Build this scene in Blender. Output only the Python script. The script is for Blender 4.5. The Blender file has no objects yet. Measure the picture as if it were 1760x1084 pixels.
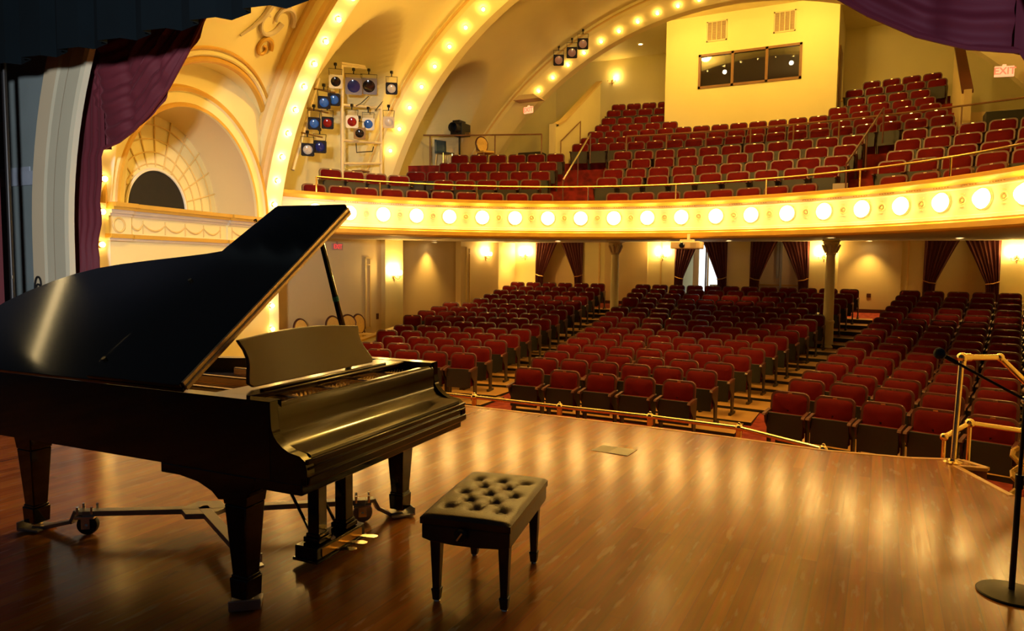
import bpy, math, random
from math import sin, cos, pi, radians, sqrt, atan2, hypot
from mathutils import Vector, Matrix
random.seed(7)
SC = bpy.context.scene
COL = SC.collection

# ------------------------------------------------------------------ camera
FPX, PITCH, YAW, ROLL, EYE = 1217.3, .07146, .47861, .010677, 1.65
fw = Vector((-sin(YAW)*cos(PITCH), cos(YAW)*cos(PITCH), -sin(PITCH)))
r0 = Vector((cos(YAW), sin(YAW), 0)); u0 = r0.cross(fw)
rt = r0*cos(ROLL) + u0*sin(ROLL); up = u0*cos(ROLL) - r0*sin(ROLL)
cd = bpy.data.cameras.new('camera'); cam = bpy.data.objects.new('camera', cd); COL.objects.link(cam)
cd.sensor_width = 36; cd.lens = FPX*36/1760; cd.clip_start = .05; cd.clip_end = 200
m = Matrix.Identity(4)
for i in range(3):
    m[i][0], m[i][1], m[i][2] = rt[i], up[i], -fw[i]
m[0][3], m[1][3], m[2][3] = 0, 0, EYE
cam.matrix_world = m
SC.camera = cam

# ------------------------------------------------------------------ world, exposure, backstage light
SC.view_settings.view_transform = 'Standard'; SC.view_settings.look = 'None'
SC.view_settings.gamma = 1; SC.view_settings.use_curve_mapping = False
SC.view_settings.exposure = .55
W = bpy.data.worlds.new('world'); SC.world = W; W.use_nodes = True
W.node_tree.nodes['Background'].inputs[0].default_value = (.75, .85, 1, 1)
W.node_tree.nodes['Background'].inputs[1].default_value = .012

def lamp(name, kind, loc, power, color, size=.1, rot=None, spot=None):
    d = bpy.data.lights.new(name, kind); d.energy = power; d.color = color
    if kind == 'AREA': d.size = size
    else: d.shadow_soft_size = size
    if spot: d.spot_size = spot[0]; d.spot_blend = spot[1]
    o = bpy.data.objects.new(name, d); COL.objects.link(o); o.location = loc
    if rot: o.rotation_euler = rot
    return o
WARM = (1, .59, .14)
BULB_E, LAMP_E, SCONCE_E = 42, 21, 24
# cool work light over the stage, behind the photographer
lamp('stage_cool_spot', 'SPOT', (-.4, -1.2, 2.5), 2600, (.95, .96, 1), .2, (radians(104), 0, radians(56)), (radians(62), .5))
lamp('stage_cool_spot', 'SPOT', (1.6, .2, 2.4), 520, (.80, .72, 1), .2, (radians(116), 0, radians(13)), (radians(60), .6))  # second spot added to brighten the right-hand swag
# warm fill light added high in the vault, out of frame
lamp('vault_fill_light', 'POINT', (-4, 11.2, 7.5), 520, WARM, .3)
lamp('booth_fill_light', 'POINT', (-5.9, 21.8, 9.2), 85, WARM, .2)  # fill pair added out of sight behind the rear arch to brighten the booth
lamp('booth_fill_light', 'POINT', (-2.1, 21.8, 9.2), 85, WARM, .2)
# warm work lamp high on the backstage left wall (its streak shows in the lid)
o_ = lamp('backstage_lamp', 'AREA', (-11.2, 3.0, 5.65), 3.5, (1, .72, .32), .14, (0, radians(-90-20), 0)); o_.data.shape = 'RECTANGLE'; o_.data.size = .06; o_.data.size_y = 1.5

# ------------------------------------------------------------------ materials
MATS = {}
def mat(name, col, rough=.6, metal=0, var=0., scale=6., bump=0., bscale=40., coat=0., emit=None, es=0, sheen=0, spec=.5, coord='Object'):
    M = bpy.data.materials.new(name); M.use_nodes = True; nt = M.node_tree; N = nt.nodes; L = nt.links
    b = N['Principled BSDF']
    b.inputs['Base Color'].default_value = (*col, 1); b.inputs['Roughness'].default_value = rough
    b.inputs['Metallic'].default_value = metal; b.inputs['Coat Weight'].default_value = coat
    b.inputs['Coat Roughness'].default_value = .12; b.inputs['Specular IOR Level'].default_value = spec
    if sheen: b.inputs['Sheen Weight'].default_value = sheen; b.inputs['Sheen Tint'].default_value = (*[min(1, c*3+.1) for c in col], 1); b.inputs['Sheen Roughness'].default_value = .4
    if emit: b.inputs['Emission Color'].default_value = (*emit, 1); b.inputs['Emission Strength'].default_value = es
    if var or bump:
        tc = N.new('ShaderNodeTexCoord'); nz = N.new('ShaderNodeTexNoise'); nz.inputs['Scale'].default_value = scale; nz.inputs['Detail'].default_value = 6
        L.new(tc.outputs[coord], nz.inputs['Vector'])
        if var:
            mx = N.new('ShaderNodeMix'); mx.data_type = 'RGBA'
            mx.inputs[6].default_value = (*[c*(1-var) for c in col], 1); mx.inputs[7].default_value = (*[min(1, c*(1+var)) for c in col], 1)
            L.new(nz.outputs['Fac'], mx.inputs[0]); L.new(mx.outputs[2], b.inputs['Base Color'])
        if bump:
            n2 = N.new('ShaderNodeTexNoise'); n2.inputs['Scale'].default_value = bscale; n2.inputs['Detail'].default_value = 4
            L.new(tc.outputs[coord], n2.inputs['Vector'])
            bp = N.new('ShaderNodeBump'); bp.inputs['Strength'].default_value = bump; bp.inputs['Distance'].default_value = .01
            L.new(n2.outputs['Fac'], bp.inputs['Height']); L.new(bp.outputs['Normal'], b.inputs['Normal'])
    MATS[name] = M
    return M
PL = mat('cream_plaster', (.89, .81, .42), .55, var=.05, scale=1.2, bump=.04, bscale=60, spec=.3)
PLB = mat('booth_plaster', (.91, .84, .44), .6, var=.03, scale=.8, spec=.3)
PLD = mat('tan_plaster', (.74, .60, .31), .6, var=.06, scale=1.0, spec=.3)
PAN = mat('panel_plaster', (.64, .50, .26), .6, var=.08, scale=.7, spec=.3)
IV = mat('ivory_plaster', (.90, .85, .66), .5, var=.03, scale=2)
GO = mat('ochre_gold_paint', (.66, .39, .05), .5, var=.08, scale=5)
GOL = mat('pale_ochre_paint', (.80, .60, .22), .5, var=.06, scale=5)
GREY = mat('grey_plaster_ornament', (.62, .54, .40), .6, var=.1)
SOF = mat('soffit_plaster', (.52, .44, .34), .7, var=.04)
BEI = mat('beige_trim_paint', (.60, .50, .32), .6, var=.06, scale=2)
BEG = mat('grey_beige_trim_paint', (.46, .43, .30), .6, var=.06, scale=2)
TEAL = mat('teal_grey_wall_paint', (.16, .20, .20), .7, var=.22, scale=1.5, bump=.1, bscale=8)
BLK = mat('black_piano_lacquer', (.006, .006, .008), .085, coat=.0, var=.2, scale=3)
BLS = mat('satin_ebony', (.075, .028, .006), .20, spec=.5)
BLF = mat('polished_ebony', (.022, .007, .003), .16, spec=.5)
BRWN = mat('dark_inner_rim', (.018, .016, .018), .25, var=.25, scale=9)
IRON = mat('gold_iron_plate', (.92, .66, .34), .22, metal=.85, var=.1, scale=12)
SPRU = mat('spruce_soundboard', (.58, .30, .09), .35, var=.15, scale=8)
WFELT = mat('white_felt', (.85, .84, .80), .8)
STR = mat('steel_strings', (.75, .72, .66), .25, metal=1)
BRASS = mat('polished_brass', (.95, .76, .40), .17, metal=1, var=.06, scale=9)
BRO = mat('antique_brass', (.52, .34, .12), .35, metal=.9)
HNG_GLEAM = mat('brass_hinge_gleam', (.80, .60, .32), .42, metal=.75, var=.3, scale=60)  # hinge brass that also carries the golden gleam of the lid edges
SIL = mat('silver_painted_steel', (.34, .34, .36), .40, metal=.6, var=.06)
CHR = mat('chrome', (.8, .8, .8), .12, metal=1)
RUB = mat('black_rubber', (.015, .015, .016), .5)
LEA = mat('black_leather', (.040, .019, .008), .36, var=.3, scale=12, bump=.25, bscale=160, spec=.6)
BWD = mat('black_bench_wood', (.022, .026, .032), .34, var=.2)  # bluish cast of cool reflected light put into the wood colour
VEL = mat('burgundy_velvet', (.125, .003, .003), .75, var=.25, scale=5, spec=.12)
SHL = mat('brown_seat_shell', (.12, .040, .030), .40, var=.2, scale=8)
DRK = mat('dark_seat_board', (.018, .016, .015), .5, var=.2)
CAST = mat('dark_cast_iron', (.07, .05, .035), .42, metal=.4, var=.2)
PLATE = mat('seat_number_plate', (.85, .8, .7), .25, metal=1)
CUR = mat('maroon_stage_velvet', (.10, .008, .016), .75, sheen=.3, var=.2, scale=3)
CURW = mat('dark_maroon_drape', (.075, .006, .010), .8, var=.2, scale=4)
BDR = mat('black_border_cloth', (.0012, .0034, .0050), .95, spec=.1, var=.3, scale=2)
ORG = mat('dark_grille_cloth', (.008, .007, .006), .8, var=.4, scale=14)
WTR = mat('brown_window_wood', (.26, .13, .05), .45, var=.15)
BLUC = mat('blue_plastic', (.05, .10, .14), .4)
YELC = mat('yellow_pattern_fabric', (.88, .56, .13), .75, var=.25, scale=30)
CHW = mat('dark_chair_wood', (.10, .025, .012), .35, var=.2)
CAB = mat('black_cabinet', (.016, .017, .018), .5)
BLKM = mat('black_metal', (.012, .012, .013), .42, metal=.3)
CLW = mat('cream_metal', (.80, .68, .42), .45)
FROST = mat('frosted_glass_lit', (1, .9, .7), .4, emit=(1, .68, .26), es=SCONCE_E)
BULR = mat('lit_reveal_bulb_glass', (1, .9, .7), .3, emit=WARM, es=16)
BUL = mat('lit_bulb_glass', (1, .9, .7), .3, emit=WARM, es=BULB_E)
LMP = mat('lit_lamp_globe', (1, .9, .7), .3, emit=(1, .63, .18), es=LAMP_E)
DLT = mat('lit_downlight', (1, .9, .7), .3, emit=(1, .8, .5), es=12)
EXR = mat('exit_sign_letters', (.9, .1, .05), .5, emit=(1, .10, .04), es=1.6)
EXP = mat('exit_sign_face', (.9, .5, .3), .5, emit=(1, .42, .20), es=.75)
EXD = mat('dim_exit_face', (.55, .33, .25), .5)
EXL = mat('dim_exit_letters', (.75, .06, .06), .5, emit=(.9, .06, .06), es=.5)
VNT = mat('vent_metal', (.50, .40, .26), .5)
PRJ = mat('cream_projector_plastic', (.82, .62, .42), .45)
LENS = mat('dark_lens', (.01, .01, .015), .06, spec=1)
PAP = mat('grey_paper', (.52, .52, .54), .8, var=.05)
PAP2 = mat('pale_grey_paper', (.66, .66, .68), .8, var=.05)
DAY = mat('daylit_doorway', (.9, .95, 1), .8, emit=(.75, .9, 1), es=1.7)
DIMD = mat('dim_curtain_lining', (.50, .42, .34), .8)
FOAM = mat('blue_grey_mic_foam', (.035, .055, .085), .9, bump=.4, bscale=200)
GRYP = mat('grey_aisle_panel', (.45, .38, .30), .6)
ROPE = mat('gold_rope', (.65, .42, .10), .5, bump=.5, bscale=60)
CYAN = mat('cyan_tape', (.03, .35, .33), .6)
DKST = mat('dark_stair_carpet', (.05, .012, .008), .9, var=.3, scale=30)
STE = mat('stair_nosing_wood', (.60, .33, .09), .35, var=.15, scale=9)
GLS = {n: mat('gel_'+n, c, .10, spec=.8) for n, c in (('blue', (.04, .16, .62)), ('deepblue', (.02, .03, .20)), ('red', (.30, .015, .012)), ('dark', (.02, .015, .015)), ('clear', (.62, .58, .52)), ('pink', (.50, .34, .40)))}

def wood_floor():
    M = bpy.data.materials.new('oak_stage_boards'); M.use_nodes = True; nt = M.node_tree; N = nt.nodes; L = nt.links; b = N['Principled BSDF']
    tc = N.new('ShaderNodeTexCoord'); mp = N.new('ShaderNodeMapping'); mp.inputs['Rotation'].default_value = (0, 0, radians(90))
    L.new(tc.outputs['Object'], mp.inputs[0])
    br = N.new('ShaderNodeTexBrick'); br.inputs['Scale'].default_value = 1; br.inputs['Brick Width'].default_value = 3.1; br.inputs['Row Height'].default_value = .083
    br.inputs['Mortar Size'].default_value = .0016; br.offset = .37
    br.inputs['Color1'].default_value = (.45, .180, .028, 1); br.inputs['Color2'].default_value = (.285, .098, .013, 1); br.inputs['Mortar'].default_value = (.26, .13, .045, 1)
    L.new(mp.outputs[0], br.inputs[0])
    m2 = N.new('ShaderNodeMapping'); m2.inputs['Scale'].default_value = (14, .7, 1); L.new(tc.outputs['Object'], m2.inputs[0])
    nz = N.new('ShaderNodeTexNoise'); nz.inputs['Scale'].default_value = 3; nz.inputs['Detail'].default_value = 8; L.new(m2.outputs[0], nz.inputs[0])
    mx = N.new('ShaderNodeMix'); mx.data_type = 'RGBA'; mx.blend_type = 'OVERLAY'; mx.inputs[0].default_value = .35
    L.new(br.outputs[0], mx.inputs[6]); L.new(nz.outputs['Color'], mx.inputs[7])
    # broad worn zones
    n3 = N.new('ShaderNodeTexNoise'); n3.inputs['Scale'].default_value = .55; n3.inputs['Detail'].default_value = 5; L.new(tc.outputs['Object'], n3.inputs[0])
    cr = N.new('ShaderNodeValToRGB'); cr.color_ramp.elements[0].position = .35; cr.color_ramp.elements[1].position = .7
    cr.color_ramp.elements[0].color = (.80, .76, .72, 1); cr.color_ramp.elements[1].color = (1.1, 1.08, 1.05, 1); L.new(n3.outputs['Fac'], cr.inputs[0])
    m3 = N.new('ShaderNodeMix'); m3.data_type = 'RGBA'; m3.blend_type = 'MULTIPLY'; m3.inputs[0].default_value = 1
    L.new(mx.outputs[2], m3.inputs[6]); L.new(cr.outputs[0], m3.inputs[7])
    # pale scuffs
    m4 = N.new('ShaderNodeMapping'); m4.inputs['Scale'].default_value = (9, 1.6, 1); m4.inputs['Rotation'].default_value = (0, 0, .35); L.new(tc.outputs['Object'], m4.inputs[0])
    n4 = N.new('ShaderNodeTexNoise'); n4.inputs['Scale'].default_value = 2.2; n4.inputs['Detail'].default_value = 9; L.new(m4.outputs[0], n4.inputs[0])
    c4 = N.new('ShaderNodeValToRGB'); c4.color_ramp.elements[0].position = .585; c4.color_ramp.elements[1].position = .66
    c4.color_ramp.elements[0].color = (0, 0, 0, 1); c4.color_ramp.elements[1].color = (.35, .35, .35, 1); L.new(n4.outputs['Fac'], c4.inputs[0])
    m5 = N.new('ShaderNodeMix'); m5.data_type = 'RGBA'; L.new(c4.outputs[0], m5.inputs[0]); L.new(m3.outputs[2], m5.inputs[6]); m5.inputs[7].default_value = (.50, .34, .19, 1); b.inputs['Specular IOR Level'].default_value = .30
    L.new(m5.outputs[2], b.inputs['Base Color'])
    rr = N.new('ShaderNodeMapRange'); rr.inputs[3].default_value = .13; rr.inputs[4].default_value = .25; L.new(nz.outputs['Fac'], rr.inputs[0]); L.new(rr.outputs[0], b.inputs['Roughness'])
    bp = N.new('ShaderNodeBump'); bp.inputs['Strength'].default_value = .10; bp.inputs['Distance'].default_value = .004
    L.new(nz.outputs['Fac'], bp.inputs['Height']); L.new(bp.outputs[0], b.inputs['Normal'])
    return M
OAK = wood_floor()
HWD = mat('seating_deck_wood', (.50, .27, .08), .42, var=.2, scale=4)
def carpet(name, c1, c2, sc):
    M = bpy.data.materials.new(name); M.use_nodes = True; nt = M.node_tree; N = nt.nodes; L = nt.links; b = N['Principled BSDF']
    tc = N.new('ShaderNodeTexCoord'); v = N.new('ShaderNodeTexVoronoi'); v.inputs['Scale'].default_value = sc; L.new(tc.outputs['Object'], v.inputs[0])
    n = N.new('ShaderNodeTexNoise'); n.inputs['Scale'].default_value = sc*1.3; n.inputs['Detail'].default_value = 5; L.new(tc.outputs['Object'], n.inputs[0])
    a = N.new('ShaderNodeMath'); a.operation = 'MULTIPLY'; L.new(v.outputs['Distance'], a.inputs[0]); L.new(n.outputs['Fac'], a.inputs[1])
    cr = N.new('ShaderNodeValToRGB'); cr.color_ramp.elements[0].position = .12; cr.color_ramp.elements[1].position = .42
    cr.color_ramp.elements[0].color = (*c2, 1); cr.color_ramp.elements[1].color = (*c1, 1); L.new(a.outputs[0], cr.inputs[0])
    L.new(cr.outputs[0], b.inputs['Base Color']); b.inputs['Roughness'].default_value = .95
    return M
CARP = carpet('red_pattern_carpet', (.34, .05, .018), (.20, .012, .008), 7)
CARB = carpet('balcony_red_carpet', (.30, .02, .014), (.16, .010, .008), 6)

# ------------------------------------------------------------------ mesh helper
class MB:
    def __init__(s): s.v = []; s.f = []; s.mi = []; s.cur = 0; s.T = None
    def m(s, i): s.cur = i; return s
    def add(s, vs, fs):
        n = len(s.v)
        if s.T is not None: vs = [tuple(s.T @ Vector(p)) for p in vs]
        s.v += [tuple(p) for p in vs]; s.f += [tuple(i+n for i in f) for f in fs]; s.mi += [s.cur]*len(fs); return s
    def box(s, c, d, R=None, taper=None):
        x, y, z = [k/2 for k in d]; tx, ty = taper or (1, 1)
        P = [Vector(p) for p in ((-x*tx, -y*ty, -z), (x*tx, -y*ty, -z), (x*tx, y*ty, -z), (-x*tx, y*ty, -z), (-x, -y, z), (x, -y, z), (x, y, z), (-x, y, z))]
        if R is not None: P = [R @ p for p in P]
        c = Vector(c)
        return s.add([p+c for p in P], [(3, 2, 1, 0), (4, 5, 6, 7), (0, 1, 5, 4), (1, 2, 6, 5), (2, 3, 7, 6), (3, 0, 4, 7)])
    def b2(s, a, b): return s.box([(p+q)/2 for p, q in zip(a, b)], [abs(q-p) for p, q in zip(a, b)])
    def tube(s, pts, r, n=8, closed=False, cap=True):
        pts = [Vector(p) for p in pts]; k = len(pts); vs = []; fs = []
        rs = r if isinstance(r, (list, tuple)) else [r]*k
        prev = None
        for i, p in enumerate(pts):
            a = pts[(i+1) % k] if (closed or i < k-1) else p; b = pts[i-1] if (closed or i > 0) else p
            t = (a-b).normalized()
            if prev is None:
                h = Vector((0, 0, 1)) if abs(t.z) < .9 else Vector((1, 0, 0)); u = t.cross(h).normalized()
            else:
                u = prev - t*prev.dot(t)
                u = u.normalized() if u.length > 1e-6 else t.cross(Vector((0, 0, 1))).normalized()
            prev = u; w = t.cross(u)
            for j in range(n):
                an = 2*pi*j/n; vs.append(p+u*cos(an)*rs[i]+w*sin(an)*rs[i])
        for i in range(k if closed else k-1):
            for j in range(n):
                a = i*n+j; b = i*n+(j+1) % n; c = ((i+1) % k)*n+(j+1) % n; d = ((i+1) % k)*n+j
                fs.append((a, b, c, d))
        if cap and not closed: fs += [tuple(range(n))[::-1], tuple((k-1)*n+j for j in range(n))]
        return s.add(vs, fs)
    def lathe(s, prof, c=(0, 0, 0), n=16, R=None, arc=2*pi):
        c = Vector(c); vs = []; fs = []; k = len(prof); full = abs(arc-2*pi) < 1e-6; nn = n if full else n+1
        for j in range(nn):
            a = arc*j/n
            for r, z in prof:
                p = Vector((r*cos(a), r*sin(a), z)); vs.append(c+(R @ p if R is not None else p))
        for j in range(n):
            j2 = (j+1) % nn
            for i in range(k-1): fs.append((j*k+i, j2*k+i, j2*k+i+1, j*k+i+1))
        return s.add(vs, fs)
    def sphere(s, c, r, n=10, sc=(1, 1, 1), R=None):
        h = max(4, n//2); vs = [(0, 0, -r)]; fs = []
        for i in range(1, h):
            a = -pi/2+pi*i/h
            for j in range(n): vs.append((r*cos(a)*cos(2*pi*j/n), r*cos(a)*sin(2*pi*j/n), r*sin(a)))
        vs.append((0, 0, r)); e = len(vs)-1
        for j in range(n):
            fs.append((0, 1+(j+1) % n, 1+j)); fs.append((e, 1+(h-2)*n+j, 1+(h-2)*n+(j+1) % n))
            for i in range(h-2): fs.append((1+i*n+j, 1+i*n+(j+1) % n, 1+(i+1)*n+(j+1) % n, 1+(i+1)*n+j))
        c = Vector(c); out = []
        for p in vs:
            p = Vector((p[0]*sc[0], p[1]*sc[1], p[2]*sc[2])); out.append(c+(R @ p if R is not None else p))
        return s.add(out, fs)
    def prism(s, poly, f0, f1):
        """poly of 2-D points; f0/f1 map a 2-D point to the near and far 3-D points"""
        n = len(poly); vs = [f0(*p) for p in poly]+[f1(*p) for p in poly]
        return s.add(vs, [tuple(range(n))[::-1], tuple(range(n, 2*n))]+[(i, (i+1) % n, n+(i+1) % n, n+i) for i in range(n)])
    def sheet(s, rows, closed=False):
        k = len(rows[0]); vs = [p for r in rows for p in r]; fs = []
        n = len(rows)
        for i in range(n if closed else n-1):
            for j in range(k-1): fs.append((i*k+j, i*k+j+1, ((i+1) % n)*k+j+1, ((i+1) % n)*k+j))
        return s.add(vs, fs)
    def build(s, name, mats, parent=None, smooth=True, bevel=0, angle=38, seg=2, fix=False):
        me = bpy.data.meshes.new(name); me.from_pydata([tuple(p) for p in s.v], [], s.f)
        if not isinstance(mats, (list, tuple)): mats = [mats]
        for mm in mats: me.materials.append(mm)
        if len(mats) > 1: me.polygons.foreach_set('material_index', s.mi)
        if fix:
            import bmesh
            bm = bmesh.new(); bm.from_mesh(me); bmesh.ops.remove_doubles(bm, verts=bm.verts, dist=1e-5); bmesh.ops.recalc_face_normals(bm, faces=bm.faces); bm.to_mesh(me); bm.free()
        if smooth:
            me.polygons.foreach_set('use_smooth', [True]*len(me.polygons)); me.set_sharp_from_angle(angle=radians(angle))
        me.update()
        o = bpy.data.objects.new(name, me); COL.objects.link(o)
        if parent is not None: o.parent = parent
        if bevel:
            bv = o.modifiers.new('bevel', 'BEVEL'); bv.width = bevel; bv.segments = seg; bv.limit_method = 'ANGLE'; bv.angle_limit = radians(40)
        return o
def tag(o, label, cat=None, group=None, kind=None):
    o['label'] = label
    if cat: o['category'] = cat
    if group: o['group'] = group
    if kind: o['kind'] = kind
    return o
def thing(name, label, cat, loc=(0, 0, 0), rz=0, group=None):
    o = bpy.data.objects.new(name, None); COL.objects.link(o); o.location = loc; o.rotation_euler = (0, 0, rz); o.empty_display_size = .1
    return tag(o, label, cat, group)
def struct(name, mb, mats, label, cat='wall', parent=None, **k):
    o = mb.build(name, mats, parent, **k)
    if parent is None: tag(o, label, cat, kind='structure')
    return o
def copy_tree(o, parent=None):
    c = o.copy(); COL.objects.link(c)
    if parent is not None: c.parent = parent
    for ch in o.children: copy_tree(ch, c)
    return c
ORD = ['', 'first', 'second', 'third', 'fourth', 'fifth', 'sixth', 'seventh', 'eighth', 'ninth', 'tenth', 'eleventh', 'twelfth', 'thirteenth', 'fourteenth', 'fifteenth', 'sixteenth', 'seventeenth', 'eighteenth', 'nineteenth', 'twentieth']
def ordn(i):
    if i <= 20: return ORD[i]
    t = {2: 'twenty', 3: 'thirty', 4: 'forty', 5: 'fifty', 6: 'sixty'}[i//10]
    return (t+'-'+ORD[i % 10]) if i % 10 else t[:-1]+'ieth'
def RZ(a): return Matrix.Rotation(a, 3, 'Z')
def RX(a): return Matrix.Rotation(a, 3, 'X')
def RY(a): return Matrix.Rotation(a, 3, 'Y')
def bez(p0, p1, p2, p3, n=8):
    out = []
    for i in range(n+1):
        t = i/n; out.append(tuple(((1-t)**3)*a+3*t*(1-t)**2*b+3*t*t*(1-t)*c+t**3*d for a, b, c, d in zip(p0, p1, p2, p3)))
    return out

XC = -4.0                                   # axis of the house
def seat_top(Y): return -.1512+.01853*(Y-10)+.004842*(Y-10)**2
def floor_z(Y): return seat_top(Y)-.86

# ================================================================== SETTING
# ---- stage floor and apron
mb = MB()
edge = [(.92, 6.21), (.62, 6.95), (.86, 7.0), (.69, 7.19), (.3, 7.03), (-.37, 6.93), (-1.2, 7.0), (-2.1, 7.03), (-4.25, 7.03), (-6.5, 7.0), (-9.2, 6.6), (-9.9, 6.3)]
poly = [(-14, -5), (7, -5), (7, 6.21)]+edge+[(-9.9, 5.2), (-14, 5.2)]
mb.prism(poly, lambda x, y: (x, y, 0), lambda x, y: (x, y, -1.05))
struct('floor', mb, OAK, 'oak strip stage floor with a worn glossy finish', 'floor', smooth=False)
mb = MB()
for a, b in zip(edge[:-2], edge[1:-1]):
    d = Vector((b[0]-a[0], b[1]-a[1], 0)); L_ = d.length; c = Vector(((a[0]+b[0])/2, (a[1]+b[1])/2, -.012)); R = RZ(atan2(d.y, d.x))
    n = R @ Vector((0, 1, 0))
    mb.box(c-n*.004, (L_, .05, .032), R)
struct('trim_1', mb, STE, 'light oak nosing along the front edge of the stage', 'stage edge', bevel=.006)
# ---- side steps cut into the stage edge
mb = MB(); R = RZ(atan2(6.21-6.95, .92-.62)+pi/2)
for k in range(4):
    c = Vector((.77, 6.58, 0))+R @ Vector((.15+.30*k, 0, 0))
    mb.m(0).box((c.x, c.y, -.18-.18*k-.3), (.30, 1.0, .6), R)
    c2 = c+R @ Vector((.14, 0, 0)); mb.m(1).box((c2.x, c2.y, -.178-.18*k), (.03, 1.0, .02), R)
struct('trim_2', mb, [DKST, BLKM], 'dark carpeted steps leading down from the right end of the stage', 'steps')

# ---- house floor
mb = MB(); NX, NY = 24, 48
mb.sheet([[(-13.0+17.6*i/NX, 7.0+18.0*j/NY, floor_z(7.0+18.0*j/NY)) for i in range(NX+1)] for j in range(NY+1)])
struct('floor_house', mb, CARP, 'red patterned carpet of the raked auditorium floor', 'floor')

ROWF = [10.83, 11.75, 12.56, 13.49, 14.34, 15.16, 15.97, 16.83, 17.65, 18.46, 19.24, 20.12, 20.98, 21.85, 22.70, 23.50]
NROW = len(ROWF)
KC = [.027-.015*k/(NROW-1) for k in range(NROW)]
WF = lambda Y: 1.167+.1495*(Y-10)
UF = lambda Y: 2.803+.1454*(Y-10)
ROW0 = [ROWF[k]+KC[k]*WF(ROWF[k])**2 for k in range(NROW)]
def rowY(k, x): return ROW0[k]-KC[k]*(x-XC)**2
def left_limit(k): return [-9.0, -9.3, -9.75, -10.15, -10.5, -10.9, -11.2, -11.75, -11.75, -11.7, -11.7, -11.7, -11.7, -11.7, -11.7, -11.7][k]
# wooden seating decks, one tread per row
mb = MB()
for k in range(1, NROW):
    z = floor_z(ROWF[k])+.035; Y = ROWF[k]; a, b = .47, .40
    nz = floor_z(ROWF[k-1])+.03 if k else floor_z(Y-.47)-.02
    for x0, x1 in ((left_limit(k)-.35, XC-UF(Y)+.62), (XC-WF(Y)-.40, XC+WF(Y)+.66), (XC+UF(Y)-.36, 4.3)):
        xs = [x0+(x1-x0)*i/8 for i in range(9)]
        mb.m(0).sheet([[(x, rowY(k, x)-a, z), (x, rowY(k, x)+b+.06, z)] for x in xs])
        mb.m(1).sheet([[(x, rowY(k, x)-a, nz-.05), (x, rowY(k, x)-a, z)] for x in xs])
        for x in (x0, x1): mb.m(1).add([(x, rowY(k, x)-a, z), (x, rowY(k, x)+b+.06, z), (x, rowY(k, x)+b+.06, z-.12), (x, rowY(k, x)-a, z-.12)], [(0, 1, 2, 3)])
struct('floor_deck', mb, [HWD, DRK], 'stepped wooden decks under the rows of seats', 'floor', smooth=False)

# ---- lower left wall with pilaster, panels and recess
XL, XR, YBK = -12.3, 4.3, 24.6
mb = MB(); zc = lambda Y: 2.26+.24*max(0, (Y-14))/10.6
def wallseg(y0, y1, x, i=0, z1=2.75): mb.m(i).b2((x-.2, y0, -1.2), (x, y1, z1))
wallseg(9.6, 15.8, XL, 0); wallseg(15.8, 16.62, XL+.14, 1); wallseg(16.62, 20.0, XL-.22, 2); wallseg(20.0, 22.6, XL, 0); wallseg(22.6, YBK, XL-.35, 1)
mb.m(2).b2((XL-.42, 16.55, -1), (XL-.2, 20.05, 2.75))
for y, z0, z1 in ((15.2, -.1, 1.8), (20.45, .35, 2.2)):
    for dy in (-.10, .10): mb.m(3).b2((XL, y+dy-.018, z0), (XL+.03, y+dy+.018, z1))
    mb.m(3).b2((XL, y-.118, z1-.03), (XL+.03, y+.118, z1+.02)); mb.m(3).b2((XL, y-.118, z0-.02), (XL+.03, y+.118, z0+.03))
    mb.m(3).b2((XL, y-.118, z1-.2), (XL+.03, y+.118, z1-.17))
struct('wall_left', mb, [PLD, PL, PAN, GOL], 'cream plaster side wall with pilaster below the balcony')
mb = MB(); mb.b2((XR, 6, -1.2), (XR+.2, 27.6, 9.9)); struct('wall_right', mb, PL, 'cream plaster right side wall of the auditorium')
# ---- lower back wall with four curtained openings
OPEN = [(-11.72, -9.82), (-6.36, -4.62), (-3.84, -2.06), (1.15, 3.02)]
mb = MB(); xs = [XL-.4]+[v for o in OPEN for v in o]+[XR]
for i in range(0, len(xs), 2): mb.m(0 if i % 4 else 0).b2((xs[i], YBK, -.2), (xs[i+1], YBK+.25, 2.8))
for a, b in OPEN: mb.m(0).b2((a, YBK, 2.56), (b, YBK+.25, 2.8))
for a, b in ((-11.9, -9.6), (1.0, 3.2)): mb.m(1).b2((a, YBK+.55, -.2), (b, YBK+.65, 2.8))
mb.m(1).b2((-6.6, YBK+1.6, -.2), (-1.8, YBK+1.7, 2.8))
for p in (-9.2, -6.9, .7): mb.m(2).b2((p, YBK-.02, .3), (p+.05, YBK, 2.6))
mb.m(1).b2((-8.95, YBK-.05, .25), (-7.35, YBK-.003, 2.6)); mb.m(1).b2((-1.2, YBK-.05, .25), (.55, YBK-.003, 2.6))
struct('wall_back', mb, [PL, PLD, GOL], 'cream back wall below the balcony with four curtained openings')
mb = MB()
for i in range(0, len(xs), 2): mb.b2((xs[i]+.01, YBK-.07, .1), (xs[i+1]-.01, YBK-.052, floor_z(YBK)+.10))
struct('baseboard_back', mb, CHW, 'dark wooden baseboard along the back wall', 'baseboard')
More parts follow.
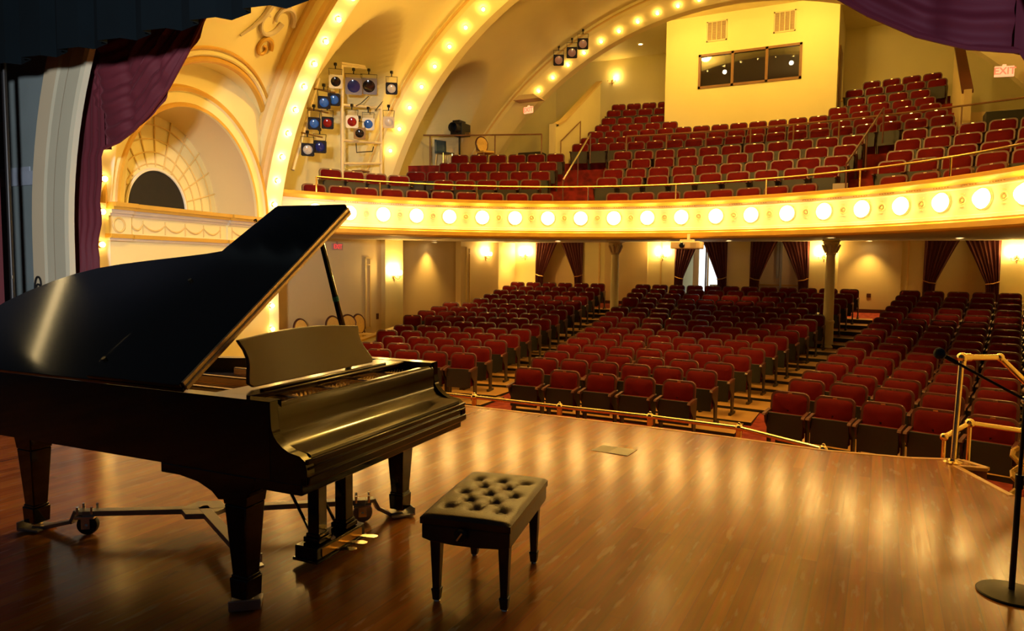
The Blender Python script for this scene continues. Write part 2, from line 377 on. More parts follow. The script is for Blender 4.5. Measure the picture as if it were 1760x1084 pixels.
# daylit doorway and dim door seen through the two middle curtains
mb = MB(); mb.m(0).b2((-5.72, YBK+.40, .2), (-4.75, YBK+.44, 2.5)); mb.m(1).b2((-5.82, YBK+.30, .2), (-5.62, YBK+.42, 2.5)); mb.m(1).b2((-5.34, YBK+.3, .2), (-5.28, YBK+.42, 2.5)); mb.m(2).b2((-5.42, YBK+.34, .2), (-5.36, YBK+.42, 2.45)); mb.m(1).b2((-5.25, YBK+.36, .2), (-4.78, YBK+.40, 1.05))
struct('door_1', mb, [DAY, IV, SIL], 'bright daylit doorway seen between parted maroon curtains', 'door')
mb = MB(); mb.m(0).b2((-3.9, YBK+.34, .2), (-2.0, YBK+.4, 2.6)); mb.m(1).b2((-2.97, YBK+.30, .2), (-2.90, YBK+.345, 2.5)); mb.m(1).b2((-3.08, YBK+.31, 1.3), (-2.99, YBK+.345, 2.5)); mb.m(2).b2((-3.8, YBK+.32, 1.05), (-2.1, YBK+.345, 1.09))
struct('door_2', mb, [DIMD, SIL, BRO], 'dim closed door with a pale slit of light between curtains', 'door')

# ---- balcony underside, fascia, decks
FC, FR = 8.26, 6.74
def fas(a, r): return (XC+r*sin(a), FC+r*cos(a))
mb = MB(); rows = []
for i in range(61):
    x = XL-.3+(XR-XL+.3)*i/60; d = x-XC
    ya = FC+sqrt(max(0, 6.9**2-d*d)) if abs(d) < 6.62 else 10.2
    rows.append([(x, ya+(YBK+.3-ya)*j/16, zc(ya+(YBK+.3-ya)*j/16)) for j in range(17)])
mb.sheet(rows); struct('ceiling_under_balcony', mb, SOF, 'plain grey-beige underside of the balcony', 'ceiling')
PROF = [(7.3, 2.24), (6.80, 2.24), (6.66, 2.25), (6.63, 2.28), (6.63, 2.36), (6.67, 2.385), (6.67, 2.41), (6.72, 2.42), (6.72, 2.46), (6.74, 2.47), (6.74, 2.86), (6.72, 2.87), (6.72, 2.885), (6.74, 2.895), (6.74, 2.935), (6.70, 2.95), (6.64, 2.98), (6.62, 3.0), (6.62, 3.05), (6.64, 3.065), (6.95, 3.065), (6.95, 2.6)]
PM = [2, 1, 1, 1, 1, 1, 0, 0, 0, 0, 0, 0, 0, 0, 1, 1, 1, 1, 1, 0, 0]
mb = MB(); A0 = radians(74); NA = 120
angs = [-A0+2*A0*i/NA for i in range(NA+1)]
for j in range(len(PROF)-1):
    mb.m(PM[j]); mb.sheet([[(*fas(a, PROF[j][0]), PROF[j][1]), (*fas(a, PROF[j+1][0]), PROF[j+1][1])] for a in angs])
# dentil beads below the top lip
mb.m(1)
for i in range(-150, 151):
    if i % 10 in (1, 2, 3, 4): continue
    a = radians(i*.42); x, y = fas(a, 6.735); mb.box((x, y, 2.918), (.014, .014, .014), RZ(-a))
fascia = struct('trim_3', mb, [IV, GO, SOF], 'curved cream and gold balcony front studded with round lamps', 'balcony front')

# ---- light arches (ribs) and vaults
ARC = {0: (6.15, 5.72, 1.70), 1: (10.0, 6.46, 1.59), 2: (15.0, 7.86, .96), 3: (21.0, 9.24, -.15)}
def arc_path(r, zcn, z0, n=72, leg=6):
    """points (x offset, z, nx, nz) from the left foot over the crown to the right foot"""
    out = []
    if z0 < zcn:
        for i in range(leg): out.append((-r, z0+(zcn-z0)*i/leg, -1, 0))
        a0 = pi
    else: a0 = pi-math.asin(min(1, (z0-zcn)/r))
    for i in range(n+1):
        a = a0+(pi-a0-a0)*i/n
        out.append((r*cos(a), zcn+r*sin(a), cos(a), sin(a)))
    if z0 < zcn:
        for i in range(leg): out.append((r, zcn+(z0-zcn)*(i+1)/leg, 1, 0))
    return out
def rib(name, k, z0, prof, pm, label):
    Y, r, zcn = ARC[k]; P = arc_path(r, zcn, z0); b = MB()
    for j in range(len(prof)-1):
        b.m(pm[j])
        b.sheet([[(XC+x+nx*prof[j][0], Y+prof[j][1], z+nz*prof[j][0]), (XC+x+nx*prof[j+1][0], Y+prof[j+1][1], z+nz*prof[j+1][0])] for x, z, nx, nz in P])
    return struct(name, b, [PL, GOL, IV, BEI, BEG], label, 'arch')
rib('trim_4', 1, -.2, [(.52, -.26), (.46, -.30), (.40, -.30), (.36, -.25), (.30, -.24), (.22, -.24), (.19, -.27), (.10, -.27), (.06, -.22), (.0, -.21), (0, .21), (.05, .23), (.40, .25), (.62, .25)],
    [1, 1, 1, 0, 0, 1, 1, 1, 1, 2, 0, 0, 0], 'broad plaster arch lined with bulbs nearest the stage')
rib('trim_5', 2, 3.2, [(.60, -.42), (.52, -.44), (.50, -.40), (.46, -.40), (.44, -.44), (.34, -.44), (.02, -.02), (0, .22), (.1, .3), (.62, .3)],
    [0, 1, 1, 1, 0, 0, 0, 0, 0], 'middle plaster arch lined with bulbs above the balcony')
rib('trim_6', 3, 4.4, [(.62, -.55), (.53, -.56), (.51, -.52), (.48, -.52), (.46, -.56), (.34, -.56), (.02, -.02), (0, .25), (.1, .3), (1.5, .3)],
    [0, 1, 1, 1, 0, 0, 0, 0, 0], 'rear plaster arch lined with bulbs in front of the control booth')
rib('trim_7', 0, 0., [(.6, -.05), (.30, -.10), (.0, -.10), (0, .18), (.06, .22), (.4, .22)], [0, 2, 2, 1, 1], 'proscenium arch reveal lined with bulbs behind the maroon curtain')

def smooth01(t): t = max(0., min(1., t)); return t*t*(3-2*t)
def vault(name, YA, rA, zA, YB_, rB, zB, z0A, z0B, lun, label, m, ny=110, npn=150, hole=None):
    b = MB(); rows = []
    for j in range(ny+1):
        t = j/ny; Y = YA+(YB_-YA)*t; r = rA+(rB-rA)*t; zn = zA+(zB-zA)*t; row = []
        for x, z, nx, nz in arc_path(r, zn, z0A+(z0B-z0A)*t, n=npn, leg=20):
            off = abs(x)
            for (yc, a, zs, h, target, soft) in lun:
                q = (Y-yc)/a
                if abs(q) < 1:
                    zt = zs+h*sqrt(1-q*q)
                    dz = (zt-z)/soft; dy = (1-abs(q))*a/soft
                    f = smooth01(min(dz, dy) if z < zs else dz*min(1, .35+dy))
                    if f > 0 and target(Y) > off: off = off+(target(Y)-off)*f
            row.append((XC+math.copysign(off, x), Y, z))
        rows.append(row)
    b.sheet(rows)
    if hole:
        yc, a, zs, h = hole; keep = []
        for f in b.f:
            y = sum(b.v[i][1] for i in f)/4; z = sum(b.v[i][2] for i in f)/4; q = (y-yc)/a
            if not (abs(q) < 1 and z < zs+h*sqrt(1-q*q)): keep.append(f)
        b.f = keep; b.mi = [0]*len(keep)
    return struct(name, b, m, label, 'ceiling', angle=70)
WO = lambda Y: 5.72+.70*(Y-6.25)/3.65          # offset of the splayed niche walls from the axis
vault('ceiling_vault_front', 6.2, 6.05, 1.65, 9.78, 6.93, 1.6, -.2, -.2, [], 'curved plaster vault between proscenium and nearest light arch', PL, ny=150, npn=420, hole=(8.44, 1.60, 3.78, 1.1))
vault('ceiling_vault_middle', 10.22, 6.98, 1.5, 14.62, 8.42, .98, 2.6, 3.2, [(12.5, 1.75, 4.0, 2.9, lambda Y: 8.25, .45)], 'curved plaster vault between first and second light arches', PL)
vault('ceiling_vault_rear', 15.28, 8.44, .9, 20.5, 9.82, -.12, 3.0, 4.4, [(17.4, 2.0, 4.6, 2.6, lambda Y: 8.9, .5)], 'curved plaster vault between second and third light arches', PL)
# upper back wall, side walls and flat ceiling behind the rear arch
mb = MB(); mb.m(0).b2((-12.6, 27.5, 2.5), (4.6, 27.7, 10.2)); mb.m(0).b2((-12.6, 21.2, 2.5), (-12.3, 27.6, 10.2))
struct('wall_upper', mb, PL, 'cream upper back wall behind the top balcony seats')
mb = MB(); mb.b2((-12.6, 21.25, 9.85), (4.6, 27.7, 10.0)); struct('ceiling', mb, PL, 'plain cream ceiling above the top balcony rows', 'ceiling')

# ---- niche walls either side of the house (the right one mirrors the left, out of frame)
W0 = Vector((-9.72, 6.25, 0)); W1 = Vector((-10.42, 9.9, 0)); SV = (W1-W0).normalized(); NV = Vector((SV.y, -SV.x, 0))   # NV points into the house
def wp(s, z, n=0.): p = W0+SV*s+NV*n; return (p.x, p.y, z)
def mir(p): return (2*XC-p[0], p[1], p[2])
SC0, ZC0, RA, RB = 1.80, 2.45, 1.58, 1.70
def arch_pt(a, dr=0.): return (SC0+(RA+dr)*cos(a), ZC0+(RB+dr)*sin(a))
NN = 48; AN = [pi*i/NN for i in range(NN+1)]
for side in (0, 1):
    f = (lambda p: p) if side == 0 else mir
    mb = MB(); rows = []
    for a in AN:
        s, z = arch_pt(a); c_, s_ = cos(a), sin(a)
        k = min((1.95 if c_ > 0 else 1.80)/max(abs(c_), 1e-6), 2.75/max(s_, 1e-6))
        rows.append([f(wp(s, z)), f(wp(SC0+k*c_, ZC0+k*s_))])
    mb.m(0).sheet(rows)
    mb.m(0).add([f(wp(0, -1.1)), f(wp(3.75, -1.1)), f(wp(3.75, ZC0)), f(wp(0, ZC0))], [(0, 1, 2, 3)])
    mb.m(1).sheet([[f(wp(*arch_pt(a))), f(wp(*arch_pt(a, -.04), -.4)), f(wp(*arch_pt(a, -.09), -.8))] for a in AN])     # barrel of the niche
    mb.m(0).sheet([[f(wp(SC0+.64*cos(a), 2.52+.64*sin(a), -.78)), f(wp(SC0+1.62*cos(a), 2.45+1.74*sin(a), -.80))] for a in AN])   # tympanum
    mb.m(0).add([f(wp(SC0-1.6, ZC0, 0)), f(wp(SC0+1.6, ZC0, 0)), f(wp(SC0+1.6, ZC0, -.8)), f(wp(SC0-1.6, ZC0, -.8))], [(0, 1, 2, 3)])
    struct('wall_niche_'+('left' if side == 0 else 'right'), mb, [PL, PLD], 'splayed plaster wall with a round-arched niche beside the proscenium')
def ring(b, a_, b_, s0, z0, prof, pm, n0=0., t0=0., t1=pi, n=48):
    for j in range(len(prof)-1):
        b.m(pm[j]); rows = []
        for i in range(n+1):
            a = t0+(t1-t0)*i/n
            rows.append([wp(s0+(a_+d)*cos(a), z0+(b_+d)*sin(a), n0+h) for d, h in (prof[j], prof[j+1])])
        b.sheet(rows)
mb = MB()
ring(mb, RA, RB, SC0, ZC0, [(-.02, 0), (-.02, .05), (.03, .05), (.05, .03), (.20, .03), (.22, .07), (.27, .09), (.30, .07), (.33, 0)], [0, 1, 1, 0, 0, 1, 1, 1])
def hood_pt(a, d=0., lift=0.):
    Y = 8.44+(1.60+d)*cos(a); z = 3.78+(1.1+d)*sin(a); t = (Y-6.2)/3.58; r = 6.05+.88*t-lift; zn = 1.65-.05*t
    off = sqrt(max(.01, r*r-(z-zn)**2)); return (XC-off, Y, z)
HA = [-.02+(pi+.04)*i/60 for i in range(61)]
mb.m(0).sheet([[hood_pt(a), (XC-WO(hood_pt(a)[1])-.06, hood_pt(a)[1], hood_pt(a)[2])] for a in HA])
mb.m(1).tube([hood_pt(a, .02, .0) for a in HA], .055, 8); mb.m(0).tube([hood_pt(a, .11, .0) for a in HA], .045, 8); mb.m(1).tube([hood_pt(a, .18, .01) for a in HA], .03, 8)
struct('trim_8', mb, [PL, GO], 'gold and cream archivolt mouldings around the niche', 'moulding')
mb = MB()          # fan tracery on the tympanum
for rr in (.72, .90, 1.10, 1.32, 1.5):
    mb.tube([wp(SC0+rr*cos(a), 2.5+rr*1.06*sin(a), -.775) for a in AN], .013, 5)
for i in range(1, 12):
    a = pi*i/12; mb.tube([wp(SC0+q*cos(a), 2.5+q*1.06*sin(a), -.775) for q in (.68, 1.1, 1.52)], .013, 5)
struct('trim_9', mb, GOL, 'fan-shaped gold tracery around the dark organ opening', 'moulding')
mb = MB(); mb.add([wp(SC0+.64*cos(a), 2.52+.64*sin(a), -.76) for a in AN], [tuple(range(NN+1))])
mb2 = mb
tag(mb.build('organ_grille', ORG, smooth=False), 'half-round black grille cloth opening in the fan of the niche', 'grille')
mb = MB(); mb.tube([wp(SC0+.65*cos(a), 2.52+.65*sin(a), -.75) for a in AN], .025, 6); struct('trim_10', mb, IV, 'cream edging of the half-round organ opening', 'moulding')
mb = MB()          # cornice and garland frieze
def cbox(s0, s1, z0, z1, n, i): mb.m(i).prism([(s0, z0), (s1, z0), (s1, z1), (s0, z1)], lambda s, z: wp(s, z, n), lambda s, z: wp(s, z, -.05))
for s0, s1, e in ((0, .40, .05), (.40, 2.52, 0), (2.52, 3.74, .035)):
    for z0, z1, n, i in ((2.41, 2.47, .17, 0), (2.37, 2.41, .13, 0), (2.32, 2.37, .09, 1), (2.28, 2.32, .06, 1), (2.03, 2.28, .03, 2), (1.97, 2.03, .07, 0), (1.93, 1.97, .045, 1)):
        cbox(s0, s1, z0, z1, n+e, i)
def garland(s0, s1, n): mb.m(3).tube([wp(s0+(s1-s0)*q, 2.20-.10*(1-(2*q-1)**2), n) for q in [i/10 for i in range(11)]], [.008+.010*sin(pi*i/10) for i in range(11)], 5)
ticks = [.66, 1.10, 1.53, 1.95, 2.36]
for a, b in zip([.42]+ticks[:-1], ticks): garland(a, b, .035)
for s in ticks: mb.m(3).tube([wp(s, 2.05, .035), wp(s, 2.25, .035)], .010, 5)
for s in (2.62, 3.25): mb.m(3).tube([wp(s, 2.05, .07), wp(s, 2.25, .07)], .010, 5)
garland(2.62, 3.25, .07)
mb.m(3).tube([wp(.17+.10*cos(a), 2.155+.10*sin(a), .085) for a in [2*pi*i/18 for i in range(18)]], .016, 6, closed=True)
struct('trim_11', mb, [GO, GREY, PL, GOL], 'gold cornice with a frieze of garlands under the niche', 'moulding')
# painted relief scrolls on the vault
mb = MB()
def vp(ang, Y, lift=.03):
    t = (Y-6.2)/3.58; r = 6.05+.88*t-lift; zn = 1.65-.05*t
    return (XC-r*cos(ang), Y, zn+r*sin(ang))
def scroll(c, size, turns, i, flip=1, w=.035):
    mb.m(i); pts = []; rs = []
    for q in range(33):
        t = q/32; a = turns*2*pi*t; rr = size*(1-.85*t)
        pts.append(vp(c[0]+flip*rr*sin(a)/6.3, c[1]+rr*cos(a))); rs.append(w*(1-.6*t))
    mb.tube(pts, rs, 6)
scroll((.585, 9.12), .20, 1.3, 1, 1, .045); scroll((.66, 8.95), .34, .7, 0, -1, .05); scroll((.73, 9.05), .22, 1.1, 1, -1, .04); scroll((.66, 9.2), .40, .5, 0, 1, .055)
mb.m(0).tube([vp(.60+.028*i, 8.45+.11*i+.10*sin(i*.9)) for i in range(10)], [.02+.035*sin(pi*i/9) for i in range(10)], 6)
struct('trim_12', mb, [GREY, GO], 'relief scrollwork in grey and gold on the front vault', 'ornament')

# ---- proscenium back wall with its beige arched trim
YP = 5.40
def pro(r, zz=1.9, n=48): return [(XC+x, z) for x, z, _, _ in arc_path(r, zz, 0, n=n, leg=8)]
mb = MB(); P = pro(5.66); rows = []
for x, z in P:
    dx, dz = x-XC, z-1.9
    k = min(9.5/max(abs(dx), 1e-6), (8.4/dz if dz > 0 else 1e9)); k = max(k, 1.001)
    rows.append([(x, YP, z), (XC+dx*k, YP, (1.9+dz*k) if dz > 0 else z)])
mb.sheet(rows); struct('wall_proscenium', mb, TEAL, 'worn teal-grey back of the proscenium wall', smooth=False)
mb = MB(); prf = [(5.78, -.005), (5.76, -.09), (5.48, -.105), (5.44, -.09), (5.30, -.085), (5.26, -.10), (5.04, -.10), (4.99, -.08), (4.97, -.02)]; pmm = [0, 0, 1, 1, 0, 1, 1, 1]
for j in range(len(prf)-1):
    a, b = arc_path(prf[j][0], 1.9, 0, n=60, leg=10), arc_path(prf[j+1][0], 1.9, 0, n=60, leg=10)
    mb.m(pmm[j]).sheet([[(XC+p[0], YP+prf[j][1], p[1]), (XC+q[0], YP+prf[j+1][1], q[1])] for p, q in zip(a, b)])
struct('trim_13', mb, [BEI, BEG], 'beige arched moulding on the stage side of the proscenium', 'moulding')
mb = MB(); mb.m(0).b2((-10.7, YP-.03, 2.62), (-9.72, YP-.004, 2.80)); mb.m(0).b2((-10.6, YP-.02, 2.80), (-9.9, YP-.004, 2.86))
struct('trim_14', mb, mat('pale_blue_grey_plaster', (.26, .30, .36), .7, var=.25, scale=6), 'pale patched band of plaster on the teal wall', 'plaster patch')

# ---- parapet and floor of the side box
mb = MB(); y0, y1 = 10.3, 15.05
mb.m(0).add([(-11.12, y0, -1.2), (-11.12, y1, -1.2), (-11.12, y1, .0), (-11.12, y0, -.62), (-11.0, y0, -1.2), (-11.0, y1, -1.2), (-11.0, y1, .0), (-11.0, y0, -.62)], [(0, 1, 2, 3), (7, 6, 5, 4), (3, 2, 6, 7), (1, 5, 6, 2), (4, 0, 3, 7)])
mb.m(1).prism([(y0, -.62), (y1, 0), (y1, .05), (y0, -.57)], lambda y, z: (-11.15, y, z), lambda y, z: (-10.97, y, z))
struct('wall_box_parapet', mb, [PL, GO], 'low sloping cream parapet in front of the side box chairs')
mb = MB(); mb.b2((-12.3, 9.3, -1.2), (-11.12, 15.0, -.62)); struct('floor_box', mb, CARP, 'raised carpeted floor of the side box', 'floor')

# ---- columns under the balcony
def column(x, y, zb, zt, label):
    t = thing('column', label, 'column', (x, y, zb)); t['kind'] = 'structure'; h = zt-zb
    b = MB(); b.lathe([(.17, 0), (.17, .04), (.145, .07), (.155, .10), (.135, .14), (.135, .62), (.15, .64), (.15, .68), (.125, .71), (.105, h-.36)], n=20); b.build('shaft', PL, t)
    b = MB(); b.lathe([(.11, h-.40), (.125, h-.38), (.115, h-.35), (.125, h-.30), (.15, h-.22), (.16, h-.16), (.20, h-.07), (.17, h-.05)], n=16)
    for k in range(8):
        a = 2*pi*k/8; q = (.155+.0*k)
        b.tube([(.12*cos(a), .12*sin(a), h-.34), (q*cos(a), q*sin(a), h-.25), (.205*cos(a), .205*sin(a), h-.15), (.185*cos(a), .185*sin(a), h-.12)], [.03, .035, .028, .012], 6)
    b.box((0, 0, h-.025), (.40, .40, .05)); b.build('capital', PLD, t)
column(-6.87, 19.72, floor_z(19.7), 2.375, 'slender cream column with leafy capital beside the left aisle')
column(-1.14, 19.72, floor_z(19.7), 2.375, 'slender cream column with leafy capital beside the right aisle')

# ---- balcony decks
BC = 1.0
BR = [15.75, 16.70, 17.55, 18.45]; BZ = [3.80, 4.13, 4.49, 4.85]
UR = [20.0, 20.9, 21.8, 22.7]; UZ = [5.37, 5.70, 6.06, 6.43]
TR = [23.6, 24.4, 25.2]; TZ = [6.85, 7.28, 7.66]
def arc(r, a): return (XC+r*sin(a), BC+r*cos(a))
def amax(r, w=8.25): return math.asin(w/r)
mb = MB(); mb.m(0)
rows = []
for i in range(61):
    x = -12.3+16.6*i/60; d = x-XC
    ya = FC+sqrt(max(0, 6.9**2-d*d)) if abs(d) < 6.62 else 10.2
    rows.append([(x, ya, 2.60), (x, 16.9, 2.60)])
mb.sheet(rows)
allr = list(zip(BR+UR+TR, BZ+UZ+TZ))
for i, (r, z) in enumerate(allr):
    z -= .86; zp = (allr[i-1][1]-.86) if i else 2.6; re = (allr[i+1][0]-.5) if i < len(allr)-1 else 26.4
    ra = r-.5; M_ = 40
    wl, wr = (8.25, 8.25) if i < 4 else (5.15, 5.62)
    rng = lambda rr: (-math.asin(wl/rr), math.asin(wr/rr))
    an = [rng(ra)[0]+(rng(ra)[1]-rng(ra)[0])*q/M_ for q in range(M_+1)]; an2 = [rng(re)[0]+(rng(re)[1]-rng(re)[0])*q/M_ for q in range(M_+1)]
    mb.m(0).sheet([[(*arc(ra, p), z), (*arc(re, q), z)] for p, q in zip(an, an2)])
    mb.m(0).sheet([[(*arc(ra, p), zp-.05), (*arc(ra, p), z)] for p in an])
struct('floor_balcony', mb, CARB, 'stepped red-carpeted balcony floor', 'floor', smooth=False)
mb = MB(); mb.prism([(-12.9, 17.9), (-12.2, 18.1), (-11.2, 18.5), (-9.0, 19.15), (-9.0, 20.7), (-12.9, 20.7)], lambda x, y: (x, y, 2.6), lambda x, y: (x, y, 4.62)); struct('floor_gallery', mb, CARB, 'raised side landing at the left end of the balcony', 'floor')

# ---- control booth
mb = MB(); bx0, bx1, by = -6.72, -1.42, 24.0; wx0, wx1, wz0, wz1 = -5.62, -2.44, 7.50, 8.60
for a, b in (((bx0, by, 5.8), (wx0, by+.15, 9.85)), ((wx1, by, 5.8), (bx1, by+.15, 9.85)), ((wx0, by, 5.8), (wx1, by+.15, wz0)), ((wx0, by, wz1), (wx1, by+.15, 9.85)),
             ((bx0, by+.15, 5.8), (bx0+.12, 27.5, 9.85)), ((bx1-.12, by+.15, 5.8), (bx1, 27.5, 9.85))): mb.m(0).b2(a, b)
mb.m(1).b2((bx0+.12, by+1.9, 6.9), (bx1-.12, by+2.0, 9.3)); mb.m(1).b2((bx0+.12, by+.15, 7.0), (bx1-.12, by+2, 7.1)); mb.m(1).b2((bx0+.12, by+.15, 9.2), (bx1-.12, by+2, 9.3))
struct('wall_booth', mb, [PLB, mat('dark_booth_interior', (.36, .28, .20), .7, var=.35, scale=.6)], 'plain yellow projecting control booth above the balcony seats')
wn = MB(); fw_ = .075
for a, b in (((wx0, by-.03, wz0), (wx1, by+.1, wz0+fw_)), ((wx0, by-.03, wz1-fw_), (wx1, by+.1, wz1)), ((wx0, by-.03, wz0), (wx0+fw_, by+.1, wz1)), ((wx1-fw_, by-.03, wz0), (wx1, by+.1, wz1)), ((-4.57, by-.03, wz0), (-4.49, by+.1, wz1)), ((-3.52, by-.03, wz0), (-3.44, by+.1, wz1))): wn.b2(a, b)
wnd = struct('window_1', wn, WTR, 'brown-framed three-pane window of the control booth', 'window')
gm = bpy.data.materials.new('booth_glass'); gm.use_nodes = True; N = gm.node_tree.nodes; L = gm.node_tree.links
N.remove(N['Principled BSDF']); gl = N.new('ShaderNodeBsdfGlossy'); gl.inputs[0].default_value = (.8, .8, .8, 1); gl.inputs[1].default_value = .05
tr = N.new('ShaderNodeBsdfTransparent'); tr.inputs[0].default_value = (.42, .42, .44, 1); ms = N.new('ShaderNodeMixShader'); ms.inputs[0].default_value = .14
L.new(tr.outputs[0], ms.inputs[1]); L.new(gl.outputs[0], ms.inputs[2]); L.new(ms.outputs[0], N['Material Output'].inputs[0])
for x0, x1 in ((wx0+.07, -4.56), (-4.50, -3.51), (-3.45, wx1-.07)):
    mb = MB(); mb.b2((x0, by+.03, wz0+.05), (x1, by+.04, wz1-.05)); mb.build('pane', gm, wnd)
mb = MB(); mb.m(0).b2((-1.425, 24.6, 5.8), (-1.38, 25.6, 8.55)); mb.m(1).b2((-1.39, 25.5, 7.0), (-1.33, 25.55, 7.1))
d3 = struct('door_3', mb, [WTR, BRASS], 'narrow brown door on the side of the control booth', 'door')
for x, z in ((-4.95, 8.20), (-2.85, 8.25), (-3.33, 7.72)):  # globes added behind the glass to imitate lamps reflected in the panes
    t = thing('pane_glint', {-4.95: 'glowing globe standing for a lamp reflected in the left booth pane', -2.85: 'glowing globe standing for a lamp reflected high in the right booth pane', -3.33: 'small globe standing for a lamp reflected low in the right booth pane'}[x], 'lamp', (x, by+.9, z))
    b = MB(); b.sphere((0, 0, 0), .075 if z > 8 else .04, 10); b.build('globe', DLT, t); b = MB(); b.tube([(0, 0, .05), (0, 0, 9.2-z)] if z > 8 else [(0, 0, -.03), (0, 0, 7.1-z)], .012, 6); b.build('stem', BRO, t)
for (x0, x1, nm) in ((-5.40, -4.72, 'left'), (-3.31, -2.66, 'right')):
    t = thing('wall_vent', f'square slatted vent on the booth wall above the {nm} end of its window', 'vent', ((x0+x1)/2, by, 9.3))
    h = .325; b = MB()
    for a, c in (((-h, -.03, -h), (h, 0, -h+.04)), ((-h, -.03, h-.04), (h, 0, h)), ((-h, -.03, -h), (-h+.04, 0, h)), ((h-.04, -.03, -h), (h, 0, h))): b.b2(a, c)
    for k in (-.15, 0, .15): b.b2((k-.012, -.032, -h), (k+.012, 0, h))
    b.build('frame', CLW, t); b = MB()
    for k in range(15): b.box((0, -.012, -h+.05+k*.04), (.58, .02, .012), RX(.6))
    b.b2((-h+.02, -.004, -h+.02), (h-.02, 0, h-.02)); b.build('louvre', VNT, t)

# ---- stair parapets at both ends of the upper tier
mb = MB(); mb.m(0).prism([(20.6, 4.6), (20.6, 5.95), (21.3, 6.25), (24.5, 8.2), (24.5, 4.6)], lambda y, z: (-9.35, y, z), lambda y, z: (-9.22, y, z))
mb.m(1).prism([(20.55, 5.95), (21.3, 6.25), (24.5, 8.2), (24.5, 8.27), (21.3, 6.32), (20.55, 6.02)], lambda y, z: (-9.40, y, z), lambda y, z: (-9.17, y, z)); mb.m(0).box((-9.28, 20.6, 5.3), (.22, .22, 1.5))
struct('wall_stair_left', mb, [PL, GOL], 'sloping cream stair parapet at the left of the upper balcony')
mb = MB(); mb.m(0).prism([(20.6, 4.2), (20.6, 5.9), (24.5, 8.3), (24.5, 4.2)], lambda y, z: (1.74, y, z), lambda y, z: (1.62, y, z))
mb.m(1).prism([(20.55, 5.9), (24.5, 8.3), (24.5, 8.38), (20.55, 5.98)], lambda y, z: (1.80, y, z), lambda y, z: (1.56, y, z)); mb.m(0).box((1.68, 20.55, 5.1), (.16, .2, 1.75)); mb.m(0).b2((1.75, 20.9, 4.2), (4.3, 21.05, 5.5))
struct('wall_stair_right', mb, [PLD, CHW], 'sloping stair parapet with dark handrail at the right of the upper balcony')

# ================================================================== LIGHT SOURCES
def bulb_mesh(mt):
    b = MB(); b.m(1).sphere((0, 0, .052), .040, 10); b.m(0).lathe([(.05, 0), (.05, .006), (.028, .016), (.02, .02)], n=10)
    return b.build('light_bulb', [BRO, mt])
BULBS = {}
def bulb(loc, nrm, label, grp, mt=BUL):
    if mt not in BULBS: o = BULBS[mt] = bulb_mesh(mt)
    else: o = BULBS[mt].copy(); COL.objects.link(o)
    o.location = loc; o.rotation_euler = Vector(nrm).to_track_quat('Z', 'Y').to_euler()
    return tag(o, label, 'light bulb', grp)
def arch_bulbs(k, degs, name, dy, tilt, dr=0.):
    Y, r, zn = ARC[k]
    for i, (a, leg) in enumerate(degs):
        if leg is None:
            x, z, nx, nz = r*cos(a), zn+r*sin(a), cos(a), sin(a)
        else: x, z, nx, nz = -r if a > 1 else r, leg, (-1 if a > 1 else 1), 0
        bulb((XC+x+nx*dr, Y+dy, z+nz*dr), (-nx, -tilt, -nz), f'lit round bulb, {ordn(i+1)} up from the left foot of the {name}', f'bulbs of the {name}', BULR if k == 0 else BUL)
st = radians(4.05)
A1 = [(pi, z) for z in (-.1+.455*i for i in range(4))]+[(pi-.04-st*i, None) for i in range(44) if pi-.04-st*i > .02]
arch_bulbs(1, A1, 'nearest light arch', 0, 0)
arch_bulbs(2, [(radians(153.7)-radians(4.23)*i, None) for i in range(31)], 'middle light arch', -.24, 1, .17)
arch_bulbs(3, [(radians(128.8)-radians(3.71)*i, None) for i in range(22)], 'rear light arch', -.26, 1, .16)
A0_ = [(pi, .35+.45*i) for i in range(3)]+[(pi-.03-radians(4.6)*i, None) for i in range(39)]
arch_bulbs(0, A0_, 'proscenium reveal', .03, 0)
# round lamps of the balcony front
def fas_lamp():
    t = thing('fascia_lamp', 'x', 'lamp')
    b = MB(); pr = [(.155, 0), (.165, .012), (.150, .026), (.135, .014), (.128, 0)]; b.lathe(pr, n=24); b.build('rim', IV, t)
    b = MB(); b.lathe([(.125, .0), (.124, .04), (.112, .08), (.08, .115), (.04, .130), (.001, .134)], n=20); b.build('globe', LMP, t)
    return t
f0 = None; idx = 0
for j in range(-11, 11):
    a = radians(1.9+6.22*j)
    o = fas_lamp() if f0 is None else copy_tree(f0)
    f0 = f0 or o; idx += 1
    x, y = fas(a, 6.735); o.location = (x, y, 2.69); o.rotation_euler = (pi/2, 0, -a)
    tag(o, f'glowing round lamp, {ordn(idx)} from the left along the balcony front', 'lamp', 'round lamps of the balcony front')
    b = MB(); a2 = a+radians(3.11); x, y = fas(a2, 6.735)
    b.tube([(.055*cos(q), .055*sin(q), .004) for q in [2*pi*i/16 for i in range(16)]], .012, 5, closed=True); b.lathe([(.03, 0), (.02, .014), (.001, .018)], n=8); b.box((0, -.10, .004), (.06, .012, .012)); b.box((0, .10, .004), (.06, .012, .012))
    q = b.build('rosette', PL, fascia); q.location = (x, y, 2.69); q.rotation_euler = (pi/2, 0, -a2)

